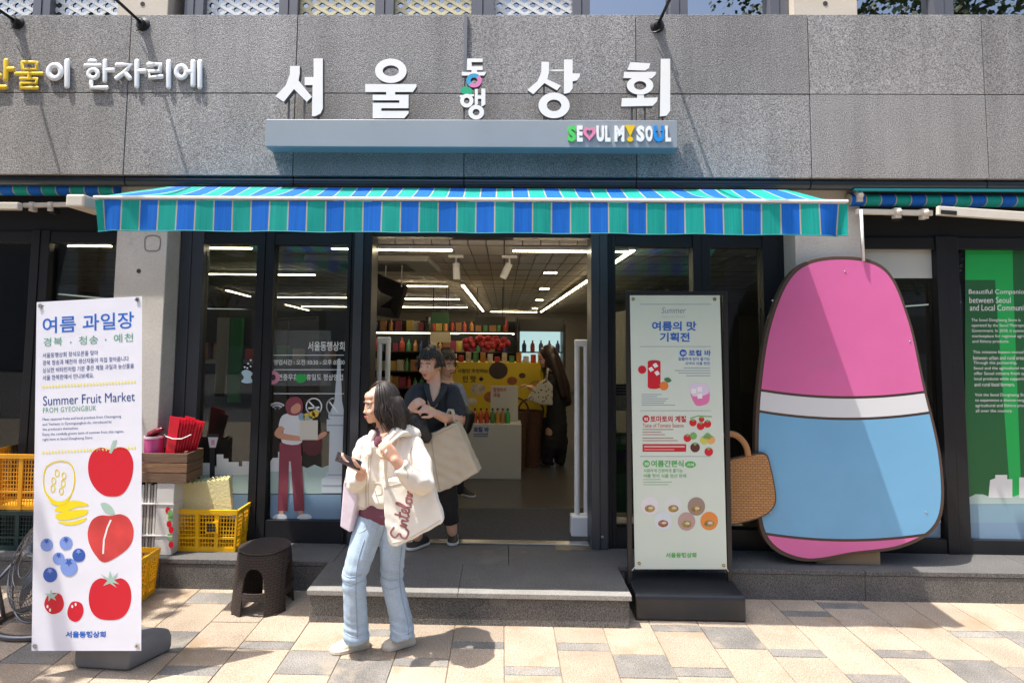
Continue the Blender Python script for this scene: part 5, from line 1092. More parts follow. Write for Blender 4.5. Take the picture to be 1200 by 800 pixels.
for i, (a, b, m_) in enumerate(((198, 597, redp), (201, 606, lfm), (199.5, 613, redp), (202, 620, redp), (200, 628, lfm), (202, 637, redp), (201, 600, lfm))): patch('fruit_print', ell(a, b, 3, 4, 12), fbx, m_, cs_, (0, -.0135 - .0006 * i, 0))
wood = mat('crate_wood', (.20, .105, .05), .7, var=.35, vs=3, stretch=(2, 2, 30), bump=.4, bs=14); wood2 = mat('crate_wood_dark', (.14, .08, .045), .75, var=.35, vs=3, stretch=(2, 2, 30), bump=.4, bs=14)
wx0, wx1 = fbx(128, 540).x, fbx(221, 540).x; wz0, wz1 = zbt + .014, fbx(190, 530).z; wbx = thing('wooden_box', 'wooden slat box on the strapped cardboard stack, holding pink tub and red packets', 'box', ((wx0 + wx1) / 2, yb, wz0))
hs = (wz1 - wz0) / 3
for k in range(3):
    MB().box(wx0, wx1, yb - .02, yb - .006, wz0 + k * hs + .002, wz0 + (k + 1) * hs - .003).build('slat', wood if k % 2 else wood2, wbx, bevel=.002); MB().box(wx0, wx1, yb + .20, yb + .215, wz0 + k * hs + .002, wz0 + (k + 1) * hs - .003).build('slat', wood, wbx)
    for x in (wx0 - .001, wx1 - .013): MB().box(x, x + .014, yb - .005, yb + .199, wz0 + k * hs + .002, wz0 + (k + 1) * hs - .003).build('slat', wood2, wbx, bevel=.002)
MB().box(wx0 + .014, wx1 - .014, yb - .005, yb + .199, wz0, wz0 + .01).build('bottom_board', wood2, wbx)
for x in (wx0 + .014, wx1 - .034): MB().box(x, x + .02, yb - .004, yb + .02, wz0 + .011, wz1 + .01).build('corner_post', wood, wbx)
# red packets
rp = thing('packet_bundle', 'bundle of flat bright red packets tied with a white band, in the wooden box', 'packets', (AY(208, 528, yb + .08).x, yb + .08, wz0 + .01)); rpm = mat('packet_red', (.62, .01, .03), .35, var=.12, vs=20)
for k in range(9):
    a = 193 + k * 2.9; tl = 6 + k * .7; yk = yb + .03 + k * .014; f_ = lambda p, q, yk=yk: AY(p, q, yk); tp_ = 487 + 2.5 * abs(math.sin(k * 1.9)) + (0 if k < 6 else 3)
    MB().prism([f_(a + tl, tp_), f_(a + tl + 12, tp_ + 3), f_(a + 9, 545), f_(a - 1, 545)], (.0, .008, 0)).build('packet', rpm, rp)
f_ = lambda p, q: AY(p, q, yb + .018); MB().tube([f_(*p) for p in ((194, 511), (203, 514), (213, 514), (224, 509))], .004, 6).build('band', white_paint, rp)
pt_ = AY(180, 534, yb + .08); tbz = wz0 + .012; tr_ = .068
ptub = thing('pink_tub', 'pink plastic tub with a white rim and dark red pouch in the wooden box', 'tub', (pt_.x, pt_.y, tbz)); tz = AY(180, 513, yb + .04).z
MB().lathe([(tr_ * .85, tbz), (tr_, tz), (tr_ * .96, tz), (tr_ * .82, tbz + .01)], (pt_.x, pt_.y, 0), 24).build('tub', mat('tub_pink', (.55, .07, .25), .3), ptub, smooth=True, auto=40)
MB().lathe([(tr_ * 1.04, tz - .004), (tr_ * 1.04, tz + .012), (tr_ * .94, tz + .012), (tr_ * .94, tz - .004)], (pt_.x, pt_.y, 0), 24).build('rim', mat('tub_rim', (.72, .5, .58), .35), ptub, smooth=True, auto=40)
soft(MB().capsules([V((pt_.x - .03, pt_.y, tz + .02)), V((pt_.x + .02, pt_.y, tz + .045)), V((pt_.x + .05, pt_.y, tz + .06))], [.03, .026, .018]).build('pouch', mat('pouch_red', (.16, .012, .02), .25), ptub), .007, 4, .006)
# stool
sc_ = AZ(306, 711, 0); sxo, syo = sc_.x, sc_.y + .03; stz = AY(306, 638, syo).z
stl = thing('rattan_stool', 'dark brown round plastic stool with woven rattan texture beside the granite step', 'stool', (sxo, syo, 0)); ratt = weave('rattan_brown', (.045, .03, .024), (.012, .008, .007), 26)
plain = mat('stool_seat', (.04, .031, .028), .45, bump=.2, bs=90)
MB().lathe([(.155, stz - .02), (.166, stz - .012), (.168, stz - .003), (.160, stz), (.145, stz - .003), (0.001, stz - .003)], (sxo, syo, 0), 40).build('seat', plain, stl, smooth=True, auto=40)
def shell(a0, a1, z0, z1, r0, r1, th=.012, n=10, flare=0):
    mb = MB(); vs = []
    for o in (0, -th):
        for j in range(5):
            v = (0, .5, .78, .92, 1)[j]; e_ = flare * (0, 0, .12, .45, 1)[j]; b0, b1 = a0 - e_, a1 + e_
            for i in range(n + 1): t = R(b0 + (b1 - b0) * i / n); z = z0 + (z1 - z0) * v; r_ = r0 + (r1 - r0) * v + o; vs.append((sxo + r_ * math.cos(t), syo + r_ * math.sin(t), z))
    W = n + 1; k = 5 * W; fs = []
    for j in range(4):
        for i in range(n): q = (j * W + i, j * W + i + 1, (j + 1) * W + i + 1, (j + 1) * W + i); fs += [q, tuple(x + k for x in q[::-1])]
        fs += [(j * W, (j + 1) * W, (j + 1) * W + k, j * W + k), (j * W + n, j * W + n + k, (j + 1) * W + n + k, (j + 1) * W + n)]
    for i in range(n): fs += [(i, i + k, i + 1 + k, i + 1), (4 * W + i, 4 * W + i + 1, 4 * W + i + 1 + k, 4 * W + i + k)]
    return mb.add(vs, fs)
shell(0, 359.9, stz - .095, stz - .018, .176, .168, n=48).build('skirt', ratt, stl, smooth=True, auto=50)
for a in (45, 135, 225, 315):
    shell(a - 22, a + 22, .0, stz - .094, .198, .1765, flare=17).build('leg', ratt, stl, smooth=True, auto=50)
    MB().lathe([(.016, .0), (.016, .012)], (sxo + .192 * math.cos(R(a)), syo + .192 * math.sin(R(a)), 0), 10).build('foot', plain, stl)
    shell(a + 22.2, a + 67.8, .10, .145, .190, .186, n=8).build('stretcher', ratt, stl, smooth=True, auto=50)
# floor fan
fc = AY(52, 662, 3.75); fan = thing('floor_fan', 'large floor fan with chrome wire cage at the left edge behind the fruit banner', 'fan', (fc.x, 3.75, 0)); chrome = mat('chrome_wire', (.20, .20, .21), .35, 1.); gunm = mat('fan_dark', (.05, .05, .055), .4, .3)
fx = Matrix.Translation(fc) @ Matrix.Rotation(R(-28), 4, 'Z') @ Matrix.Rotation(R(72), 4, 'X')     # local +z faces the street
RF = .31
def circ3(r_, z, n=48): return [fx @ V((r_ * math.cos(i * math.tau / n), r_ * math.sin(i * math.tau / n), z)) for i in range(n + 1)]
MB().tube(circ3(RF, 0), .008, 8, cap=False).build('cage_rim', chrome, fan, smooth=True)
for k, (r_, z) in enumerate(((.26, .055), (.2, .085), (.13, .10), (.07, .105))): MB().tube(circ3(r_, z), .0035, 6, cap=False).build('cage_ring', chrome, fan, smooth=True)
cw = MB(); 
for i in range(60):
    t = i * math.tau / 60; cw.tube([fx @ V((r_ * math.cos(t), r_ * math.sin(t), z)) for r_, z in ((.06, .104), (.13, .099), (.2, .084), (.26, .054), (.298, .006), (.29, -.06), (.2, -.11))], .0016, 5)
cw.build('cage_wires', chrome, fan, kind='stuff')
for i in range(3):
    t = i * math.tau / 3; q = [V((.05, -.04, -.01)), V((.24, -.10, -.03)), V((.26, .02, .0)), V((.22, .10, .03)), V((.05, .05, .02))]; rz_ = Matrix.Rotation(t, 4, 'Z'); MB().prism([fx @ (rz_ @ p) for p in q], fx.to_3x3() @ V((0, 0, .004))).build('blade', gunm, fan, smooth=True, auto=30)
MB().lathe([(.02, .06), (.055, .05), (.06, .0), (.075, -.04), (.075, -.16), (.04, -.2)], (0, 0, 0), 20, fx).build('motor', gunm, fan, smooth=True, auto=40)
MB().tube([(fc.x + .29 * math.cos(i * math.tau / 40), 3.75 + .06 + .24 * math.sin(i * math.tau / 40), .02) for i in range(41)], .018, 8, cap=False).build('base_ring', chrome, fan, smooth=True)
for s_ in (-1, 1): MB().tube([V((fc.x + s_ * .28, 3.81, .02)), V((fc.x + s_ * .33, 3.80, .25)), fx @ V((s_ * RF, 0, 0))], .012, 8).build('support_arm', chrome, fan, smooth=True)
# ================================================================ people
skin_m = mat('skin', (.62, .36, .25), .5, var=.06, vs=20, sub=.12); hair_blk = mat('hair_black', (.026, .018, .015), .5, var=.5, vs=40); hair_brn = mat('hair_brown', (.03, .016, .011), .4)
eye_w = mat('eye_white', (.7, .68, .65), .3); eye_d = mat('eye_iris', (.02, .012, .01), .2); lip_m = mat('lips', (.42, .13, .11), .45)
def cloth(name, col, rough=.85, **k):
    """woven cloth with creases"""
    cr = k.pop('bump', .35); cs2 = k.pop('bs', 7); m = mat(name, col, rough, var=k.pop('var', .06), vs=k.pop('vs', 9), **k); t = m.node_tree; L = t.links.new
    g = nd(t, 'ShaderNodeNewGeometry'); n = nd(t, 'ShaderNodeTexNoise', noise_type='RIDGED_MULTIFRACTAL'); n.inputs['Scale'].default_value = cs2; n.inputs['Detail'].default_value = 2.5; n.inputs['Distortion'].default_value = .8
    mp = nd(t, 'ShaderNodeMapping'); mp.inputs['Rotation'].default_value = (0, .5, 0); mp.inputs['Scale'].default_value = (1.25, 1.25, .8); L(g.outputs['Position'], mp.inputs[0]); L(mp.outputs[0], n.inputs['Vector'])
    bp = nd(t, 'ShaderNodeBump'); bp.inputs['Strength'].default_value = cr; bp.inputs['Distance'].default_value = .02; L(n.outputs[0], bp.inputs['Height']); L(bp.outputs[0], t.nodes['Principled BSDF'].inputs['Normal'])
    return m
def strands(fig, parent, q, m, n, length, lo, hi, fringe=0, k=1., seed=1, wave=.006, drift=V((0, 0, 0))):
    """fine hair strands flowing from the crown over the skull and down"""
    rg = random.Random(seed); mb = MB()
    for i in range(n):
        fr = i < fringe; az = rg.uniform(-55, 55) if fr else rg.uniform(lo, hi) * rg.choice((-1, 1)); a = R(az); L_ = length * rg.uniform(.6, 1.05) if not fr else rg.uniform(.0, .03)
        P = []; th1 = (math.pi / 2 if not fr else 1.15); g_ = rg.uniform(.95, 1.07)
        for j in range(7): th = .12 + (th1 - .12) * j / 6; P.append(q(.084 * g_ * math.sin(th) * math.sin(a), .012 - .102 * g_ * math.sin(th) * math.cos(a), .025 + .097 * g_ * math.cos(th)))
        e = P[-1]; out = V((e.x - P[0].x, e.y - P[0].y, 0)).normalized(); w1, w2 = rg.uniform(-.03, .03), rg.uniform(-.03, .02)
        ph_ = rg.uniform(0, 6); am = rg.uniform(.3, 1.) * wave
        for j in range(1, 6): v = j / 5; P.append(e + V((0, 0, -L_ * v)) + out * (.012 * math.sin(v * 2.6) + w2 * v + am * math.sin(v * 7 + ph_)) + V((-out.y, out.x, 0)) * (w1 * v + am * math.cos(v * 6 + ph_)) + drift * v * v)
        mb.tube(P, [.0045 * k] * 8 + [.004 * k, .0035 * k, .0028 * k, .0012 * k], 5)
    return mb.build('hair_strands', m, parent, smooth=True, kind='stuff')
class Fig:
    """a figure traced at its own distance: chain points are (photo x, photo y, depth offset, radius in photo pixels)"""
    def __init__(s, label, Y, base): s.Y = Y; s.k = Y / 700; s.t = thing('person', label, 'person', base)
    def p(s, x, y, d=0): return AY(x, y, s.Y + d)
    def ch(s, mb, pts, flat=False): mb.capsules([s.p(*q[:3]) for q in pts], [q[3] * s.k for q in pts], flat); return mb
    def part(s, nm, chains, m, vox=.011, it=5, fold=0, kind='jacket', knee=None, flat=()):
        mb = MB()
        for i, c in enumerate(chains): s.ch(mb, c, i in flat)
        return soft(mb.build(nm, m, s.t, smooth=True), vox, it, fold, kind, knee)
def headballs(mb, c, yaw, tilt=0, k=1.):
    mx = Matrix.Rotation(R(yaw), 3, 'Z') @ Matrix.Rotation(R(tilt), 3, 'X'); q = lambda x, y, z: c + mx @ V((x, y, z)) * k
    for (x, y, z), r_ in (((0, .012, .025), (.073, .09, .084)), ((0, -.026, -.02), (.062, .062, .075)), ((0, -.036, -.062), (.044, .046, .040)), ((0, -.062, -.085), (.022, .020, .018)), ((0, -.083, -.020), (.009, .010, .022)), ((0, -.090, -.034), (.0125, .0105, .0095)),
                          ((.03, -.068, -.035), (.024, .02, .022)), ((-.03, -.068, -.035), (.024, .02, .022)), ((0, -.066, .02), (.05, .018, .018)), ((0, -.05, .05), (.05, .035, .03)), ((.074, .012, -.012), (.009, .018, .03)), ((-.074, .012, -.012), (.009, .018, .03)), ((0, -.080, -.066), (.02, .012, .012))):
        mb.ball(q(x, y, z), tuple(a * k for a in r_), 16, 10, mx)
    return q, mx
def facebits(fig, body, q, mx, k=1.):
    for sx in (-1, 1):
        e = MB().ball(q(sx * .028, -.073, -.004), (.012 * k, .011 * k, .0065 * k), 12, 8, mx).build('eye', eye_w, body, smooth=True); MB().ball(q(sx * .028, -.081, -.004), (.0055 * k, .004 * k, .0055 * k), 10, 6, mx).build('iris', eye_d, fig.t, smooth=True)
        MB().tube([q(sx * .013, -.086, .018), q(sx * .03, -.085, .022), q(sx * .045, -.075, .017)], .0035 * k, 6).build('eyebrow', hair_blk, body, smooth=True)
    MB().ball(q(0, -.087, -.060), (.019 * k, .008 * k, .0045 * k), 12, 6, mx).ball(q(0, -.086, -.068), (.016 * k, .008 * k, .005 * k), 12, 6, mx).build('lips', lip_m, body, smooth=True)
def hand(mb, w, d, n, side, curl=(25, 35, 25), spread=.0):
    d = V(d).normalized(); n = V(n); n = (n - d * n.dot(d)).normalized(); s_ = d.cross(n).normalized() * side
    for a in (-.022, -.007, .008, .022): mb.capsules([w + s_ * a * .6, w + d * .04 + s_ * a, w + d * .08 + s_ * a], [.017, .0155, .0125])
    for i, L_ in enumerate((.066, .075, .070, .055)):
        b = w + d * .082 + s_ * (.026 - .0175 * i); dr_ = (d + s_ * spread * (1.5 - i)).normalized(); pts = [b]; ang = 0
        for j, fr in enumerate((.45, .32, .23)):
            ang += curl[j] + i * 3; v = dr_ * math.cos(R(ang)) + n * math.sin(R(ang)); pts.append(pts[-1] + v * L_ * fr)
        mb.capsules(pts, [.0095, .009, .0082, .0068])
    b = w + d * .028 + s_ * .028; t1 = b + (s_ * .7 + d * .7 + n * .25).normalized() * .035; t2 = t1 + (s_ * .15 + d * .9 + n * .5).normalized() * .028; t3 = t2 + (d * .8 + n * .7 - s_ * .1).normalized() * .022
    mb.capsules([w + d * .012 + s_ * .014, b, t1, t2, t3], [.015, .013, .0105, .0095, .0075]); return mb
def shoe(fig, heel, toe, m, sole_m, k=1.):
    heel = V(heel); toe = V(toe); d = toe - heel; L_ = d.length; d = d.normalized(); s_ = V((-d.y, d.x, 0)).normalized(); up = V((0, 0, 1))
    prof = ((0, .018, .050), (.03, .028, .066), (.1, .034, .082), (.22, .036, .092), (.36, .037, .086), (.5, .040, .066), (.64, .043, .052), (.78, .043, .043), (.9, .034, .036), (.97, .020, .028), (1, .006, .020)); n = 11; vs = []
    for t, w_, h in prof:
        for i in range(n):
            a = math.pi * i / (n - 1); c_ = math.cos(a); sn = math.sin(a) ** .75; vs.append(heel + d * L_ * t + s_ * c_ * w_ * k + up * (.014 * k + (h * k - .014 * k) * sn))
    fs = [(j * n + i, j * n + i + 1, (j + 1) * n + i + 1, (j + 1) * n + i) for j in range(len(prof) - 1) for i in range(n - 1)] + [(j * n, (j + 1) * n, (j + 2) * n - 1, (j + 1) * n - 1) for j in range(len(prof) - 1)] + [tuple(range(n)), tuple((len(prof) - 1) * n + i for i in range(n - 1, -1, -1))]
    sh_ = MB().add(vs, fs).build('shoe', m, fig.t, smooth=True, auto=60)
    o = [heel + d * L_ * (t * 1.03 - .015) + s_ * (w_ + .004) * k + up * .002 for t, w_, h in prof] + [heel + d * L_ * (t * 1.03 - .015) - s_ * (w_ + .004) * k + up * .002 for t, w_, h in prof[::-1]]
    MB().prism(o, (0, 0, .021 * k)).build('sole', sole_m, sh_, bevel=.005)

# ---- woman walking out in front with the phone
Yw = 3.50; W = Fig('person in cream jacket and pale jeans walking past the step holding a phone', Yw, AZ(440, 762, 0))
jacket = cloth('jacket_cream', (.72, .67, .59), .7, bs=6, bump=.75); jeans = cloth('jeans_pale', (.34, .44, .55), .85, bs=6.5, bump=.7, var=.2, vs=6, speck=(260, .22)); maroon = cloth('shirt_maroon', (.14, .045, .07)); shoe_m = mat('shoe_cream', (.62, .55, .44), .6, bump=.2, bs=60); sole_m = mat('sole_pale', (.58, .52, .43), .6)
body = MB(); hc = W.p(445, 473, .0); yaw_w = -62; q_, mx_ = headballs(body, hc, yaw_w, 6)
W.ch(body, [(449, 484, .02, 9.5), (451, 500, .03, 10), (452, 512, .03, 14)])
W.ch(body, [(452, 515, .02, 17), (451, 560, .02, 16), (450, 600, .02, 17)]); W.ch(body, [(432, 520, 0, 9), (472, 522, .04, 9)])
W.ch(body, [(440, 605, 0, 12), (423, 648, -.05, 10), (415, 674, -.06, 8.5), (417, 742, -.01, 7.5)]); W.ch(body, [(460, 605, .02, 12), (460, 650, .02, 9.5), (459, 680, .03, 8), (466, 708, .05, 8), (471, 738, .06, 7.5)])
W.ch(body, [(427, 524, -.01, 8), (416, 566, -.03, 7.5), (424, 556, -.2, 6)]); W.ch(body, [(486, 524, .05, 8), (496, 562, -.13, 8), (472, 549, -.24, 7), (463, 538, -.26, 5.8)])
wr = W.p(425, 551, -.21); hand(body, wr, W.p(402, 541, -.25) - wr, V((-.1, .15, 1)), -1, (12, 18, 14))
wl = W.p(463, 537, -.26); hand(body, wl, W.p(450, 521, -.27) - wl, V((-.15, .9, .1)), 1, (45, 55, 40))
bo = soft(body.build('body', skin_m, W.t, smooth=True), .0052, 3); facebits(W, bo, q_, mx_)
hr = W.part('hair', [[(451, 463, .03, 14), (458, 471, .04, 13), (464, 484, .045, 11.5), (467, 498, .05, 9)], [(449, 461, -.005, 10), (456, 468, -.03, 8), (459, 482, -.035, 7), (459, 497, -.035, 6)], [(465, 472, -.01, 9), (468, 486, -.01, 9), (469, 500, -.01, 8)]], hair_blk, .009, 5)
strands(W, hr, q_, hair_blk, 620, .165, 56, 180, seed=3, wave=.008, drift=V((.05, .02, 0)))
W.part('shirt', [[(446, 507, .01, 8), (443, 515, -.035, 6.5), (440, 521, -.06, 4.5)], [(452, 515, .02, 17), (451, 560, .02, 15), (450, 596, .01, 15)], [(436, 598, -.015, 15.5), (450, 600, -.005, 17), (464, 599, .005, 15)]], maroon, .009, 4)
W.part('jacket', [[(437, 522, -.01, 15), (432, 560, -.01, 17), (430, 583, -.01, 17.5)], [(453, 519, .02, 17), (452, 560, .01, 19), (449, 581, .0, 20)], [(471, 524, .04, 15), (471, 560, .02, 17), (467, 583, .01, 17)], [(432, 519, -.01, 11), (455, 513, .05, 10.5), (482, 521, .05, 12)],
                  [(428, 523, -.01, 11.5), (416, 556, -.02, 11), (414, 570, -.05, 10.5), (421, 561, -.15, 9), (426, 553, -.18, 8.2)], [(485, 523, .04, 12.5), (494, 545, -.04, 13), (497, 566, -.13, 13), (486, 565, -.20, 11.5), (474, 553, -.235, 10), (468, 546, -.245, 9.6)]], jacket, .0075, 2, .013, flat=(4, 5))
W.part('hood', [[(462, 507, -.05, 6.5), (474, 503, .02, 8), (485, 509, .07, 9), (478, 513, .11, 8)], [(462, 507, -.05, 5.5), (453, 517, -.085, 4.6), (444, 530, -.105, 3.6)], [(437, 508, -.04, 5), (432, 518, -.065, 4.6), (433, 531, -.095, 3.6)]], jacket, .007, 3, .005)
jk = [o for o in W.t.children if o.name.startswith('jacket')][0]; jst = mat('jacket_stitch', (.50, .45, .38), .9); jsh = mat('jacket_shadow_seam', (.55, .50, .43), .9)
for pts_, r_ in ((((434, 524), (431, 545), (429, 570), (429, 598)), .0032), (((437, 524), (434, 545), (432, 570), (432, 598)), .002), (((488, 515), (482, 526), (480, 540), (483, 552)), .0025), (((466, 537), (473, 545), (477, 552), (478, 560)), .0022), (((414, 590), (425, 595), (440, 598), (446, 599)), .0022), (((438, 566), (446, 567), (447, 578), (439, 580)), .0022), (((422, 512), (424, 525), (421, 540)), .002)): seam(jk, pts_, r_, jst)
W.part('jeans', [[(437, 606, -.005, 16), (450, 608, .01, 16), (463, 606, .02, 15)], [(434, 612, -.01, 17.5), (423, 648, -.05, 15.5), (415, 674, -.06, 13.8), (416, 700, -.045, 13), (417, 725, -.02, 13.4), (417.5, 748, -.005, 15)], [(461, 612, .02, 17), (460, 650, .02, 14.5), (459, 680, .03, 12.8), (466, 708, .05, 12.6), (470, 726, .06, 13), (471.5, 744, .065, 14.5)]], jeans, .0070, 2, .0045, 'jeans', AY(420, 676, Yw - .06).z, (1, 2))
jn = [o for o in W.t.children if o.name.startswith('jeans')][0]; stm = mat('denim_stitch', (.50, .54, .58), .9); std = mat('denim_seam', (.24, .33, .44), .9)
for pts_, m_, r_ in ((((427, 632), (419, 660), (417, 690), (418, 720), (419, 746)), std, .0028), (((471, 640), (468, 670), (471, 700), (477, 725), (479, 743)), std, .0028), (((405, 741), (412, 745), (420, 746), (430, 743)), stm, .0018), (((460, 738), (467, 742), (475, 742), (484, 737)), stm, .0018), (((449, 606), (450, 618), (447, 630), (444, 640)), std, .0028), (((432, 612), (428, 620), (421, 624)), stm, .0018),
                     (((402, 672), (410, 676), (424, 673)), std, .0026), (((404, 682), (412, 685), (426, 680)), std, .0022), (((448, 676), (457, 680), (470, 677)), std, .0026), (((450, 688), (458, 690), (470, 686)), std, .002)): seam(jn, pts_, r_, m_)
h1, t1 = AZ(432, 756, 0), AZ(387, 765, 0); h2, t2 = AZ(485, 752, 0), AZ(448, 761, 0)
shoe(W, h1, t1, shoe_m, sole_m, 1.12); shoe(W, h2, t2, shoe_m, sole_m, 1.1)
# her phone, tote and lilac bag
ph = thing('phone', 'dark smartphone held out in the walking person’s hand', 'phone', W.p(406, 542, -.25)); a, b = W.p(394, 534, -.27), W.p(423, 546, -.235); MB().bar(a, b, .074, .009, up=(0, -.45, 1)).build('handset', mat('phone_case', (.05, .035, .035), .3), ph, bevel=.003); MB().bar(a + (b - a) * .03 + V((0, -.002, .0052)), a + (b - a) * .97 + V((0, -.002, .0052)), .066, .001, up=(0, -.45, 1)).build('screen', mat('phone_glass', (.02, .02, .025), .08), ph)
Yt = Yw - .15; fT = lambda x, y: AY(x, y, Yt); tot = thing('tote_bag', 'white cotton tote with handwritten maroon lettering on the walking person’s shoulder', 'bag', fT(480, 638)); canvas = cloth('tote_white', (.74, .71, .64), .9, bs=5, bump=.5)
tp_ = smoothpoly([(449, 566), (470, 561), (495, 560), (507, 570), (513, 588), (520, 611), (508, 619), (490, 629), (472, 638), (458, 640), (452, 622), (449, 595)], 3)
soft(MB().prism([fT(*p) for p in tp_], (0, .08, 0)).build('bag_body', canvas, tot, smooth=True), .009, 3, .006); tb_ = [o for o in tot.children][0]; seam(tb_, [(450, 571), (470, 566), (492, 564), (506, 573)], .0018, jst); seam(tb_, [(459, 636), (475, 632), (500, 619), (516, 609)], .0018, jst)
stp = [W.p(*q) for q in ((454, 572, -.135), (452, 550, -.20), (452, 532, -.275), (455, 522, -.255), (464, 513, -.17), (473, 507, -.07), (482, 508, .02))]; MB().tube([V(p) for p in curve([tuple(p) for p in stp], 4)], .010, 8, squash=((0, 1, 0), .5)).build('strap', canvas, tot, smooth=True)
mar = mat('tote_ink', (.30, .12, .13), .7)
def SB(p):
    d = ray(*p).normalized(); ok, loc, n, _ = tb_.ray_cast(EYE - WLOC[tb_], d); return (loc + WLOC[tb_] - d * .001) if ok else fT(*p)
def script(pts_list):
    """handwriting that climbs the bag: local (along, across) in photo pixels"""
    mb = MB(); o = (467, 630); ax = (V((481, 562, 0)) - V((467, 632, 0))).normalized(); ac = V((-ax.y, ax.x, 0))
    for pts in pts_list:
        c_ = curve(pts, 5); L_ = [(o[0] + ax.x * u + ac.x * v, o[1] + ax.y * u + ac.y * v) for u, v in [(u_ * .9, v_ * .85) for u_, v_ in c_]]; mb.tube([SB(p) for p in L_], .0056, 6, squash=((0, 1, 0), .3))
    return mb.build('script_lettering', mar, tot)
script([[(13, -9), (4, -12), (0, -5), (6, 0), (2, 4), (2, 10), (10, 12), (14, 7)], [(15, 8), (17, -1), (18, 8), (20, 1), (23, 0), (24, 8), (27, 5)], [(30, -12), (28, 4), (30, 8), (33, 6)], [(26, -4), (34, -5)], [(34, 4), (38, 1), (37, -3), (34, 0), (35, 7), (40, 6)], [(40, 5), (45, -9), (43, -12), (41, 0), (43, 8), (46, 6)], [(51, 0), (47, 2), (48, 8), (53, 6), (52, 0), (55, 1)], [(56, 8), (57, 0), (58, 7), (60, 1), (63, 1), (64, 8), (68, 5)]])
lb = thing('lilac_bag', 'pale lilac paper bag hanging from the walking person’s phone arm', 'bag', W.p(406, 622, -.06)); lil = mat('bag_lilac', (.68, .60, .68), .7, bump=.2, bs=10); fL = lambda x, y: AY(x, y, Yw - .1)
MB().prism([fL(*p) for p in ((402, 566), (418, 562), (417, 590), (410, 624), (398, 617))], (.03, .09, 0)).build('bag_body', lil, lb, bevel=.008); MB().tube([fL(404, 567), fL(406, 556), fL(412, 552), fL(416, 563)], .003, 6).build('handle', lil, lb, smooth=True)

# ---- person stepping out in the dark shirt
Y2 = 4.46; B2 = Fig('person in black short-sleeved shirt and black trousers stepping out of the doorway', Y2, AZ(505, 640, SH)); shirt = cloth('shirt_black', (.022, .024, .03), .85, bump=.8, bs=6); trous = cloth('trousers_black', (.012, .012, .014), .85)
body = MB(); hc = B2.p(504, 427, -.0); q_, mx_ = headballs(body, hc, -22, 6, 1.0)
B2.ch(body, [(507, 436, .03, 8), (509, 452, .02, 8.5), (509, 464, -.045, 8.5), (507, 472, -.075, 6)]); B2.ch(body, [(511, 470, .03, 11), (509, 500, .02, 12), (508, 530, .02, 12)]); B2.ch(body, [(492, 463, 0, 5.5), (530, 465, .04, 5.5)])
B2.ch(body, [(498, 535, .0, 13), (492, 580, -.02, 10), (489, 628, .02, 6)]); B2.ch(body, [(520, 535, .03, 13), (524, 580, .05, 10), (530, 622, .12, 6)])
B2.ch(body, [(487, 464, .0, 6), (477, 488, -.03, 6), (482, 481, -.17, 5.4)]); B2.ch(body, [(533, 467, .04, 6), (537, 491, -.02, 6), (522, 490, -.13, 5.5), (512, 485, -.2, 4.8)])
wr = B2.p(481, 480, -.18); hand(body, wr, B2.p(490, 470, -.24) - wr, V((.6, .7, -.1)), -1, (30, 40, 30)); wl = B2.p(511, 484.5, -.21); hand(body, wl, B2.p(500, 479, -.25) - wl, V((-.2, .6, -.7)), 1, (40, 45, 35))
bo = soft(body.build('body', skin_m, B2.t, smooth=True), .0058, 3); facebits(B2, bo, q_, mx_)
hr = B2.part('hair', [[(506, 414, .02, 10.5), (511, 420, .05, 9.5), (512, 428, .06, 7)], [(507, 412, -.02, 6)]], hair_blk, .008, 4)
strands(B2, hr, q_, hair_blk, 360, .05, 66, 180, 80, seed=5, wave=.002)
B2.part('shirt', [[(492, 468, -.01, 12.5), (491, 495, -.02, 13.5), (492, 520, -.02, 14)], [(510, 466, .02, 13.5), (509, 495, .0, 15), (509, 522, .0, 16)], [(528, 469, .04, 12.5), (527, 495, .02, 13.5), (525, 520, .02, 14)], [(488, 459, .0, 9.5), (506, 455, .06, 9), (531, 460, .05, 10)], [(486, 463, .0, 10.5), (478, 484, -.02, 10.2)], [(533, 467, .04, 10.5), (538, 488, .01, 10.8)]], shirt, .008, 2, .010, flat=(4, 5))
B2.part('collar', [[(500, 453, -.03, 3.5), (502, 463, -.10, 3), (506, 474, -.115, 2.2)], [(521, 453, .0, 4), (517, 463, -.08, 3.4), (508, 475, -.11, 2.4)], [(500, 453, -.03, 3.5), (510, 450, .08, 4), (521, 453, .0, 4)]], shirt, .006, 3)
B2.part('trousers', [[(498, 525, .0, 15), (519, 525, .02, 15)], [(497, 538, .0, 15), (492, 580, -.02, 13), (489, 622, .02, 9.5)], [(520, 538, .03, 15), (524, 580, .05, 13), (529, 612, .11, 9.5)]], trous, .009, 3, .008, flat=(1, 2))
blk_sh = mat('shoe_black', (.014, .014, .015), .6); wsole = mat('sole_white', (.66, .66, .64), .5)
shoe(B2, AZ(501, 637, SH) + V((0, 0, 0)), AZ(477, 645, SH), blk_sh, wsole, .98); shoe(B2, AZ(531, 629, SH) + V((0, .03, 0)), AZ(530, 640, SH), blk_sh, wsole, .98)
Yv = Y2 - .17; fV = lambda x, y: AY(x, y, Yv); cbg = thing('canvas_bag', 'large beige canvas bag hanging from the forearm of the person in black', 'bag', fV(530, 575)); cnv = cloth('canvas_beige', (.50, .43, .32), .9, bs=5, bump=.5)
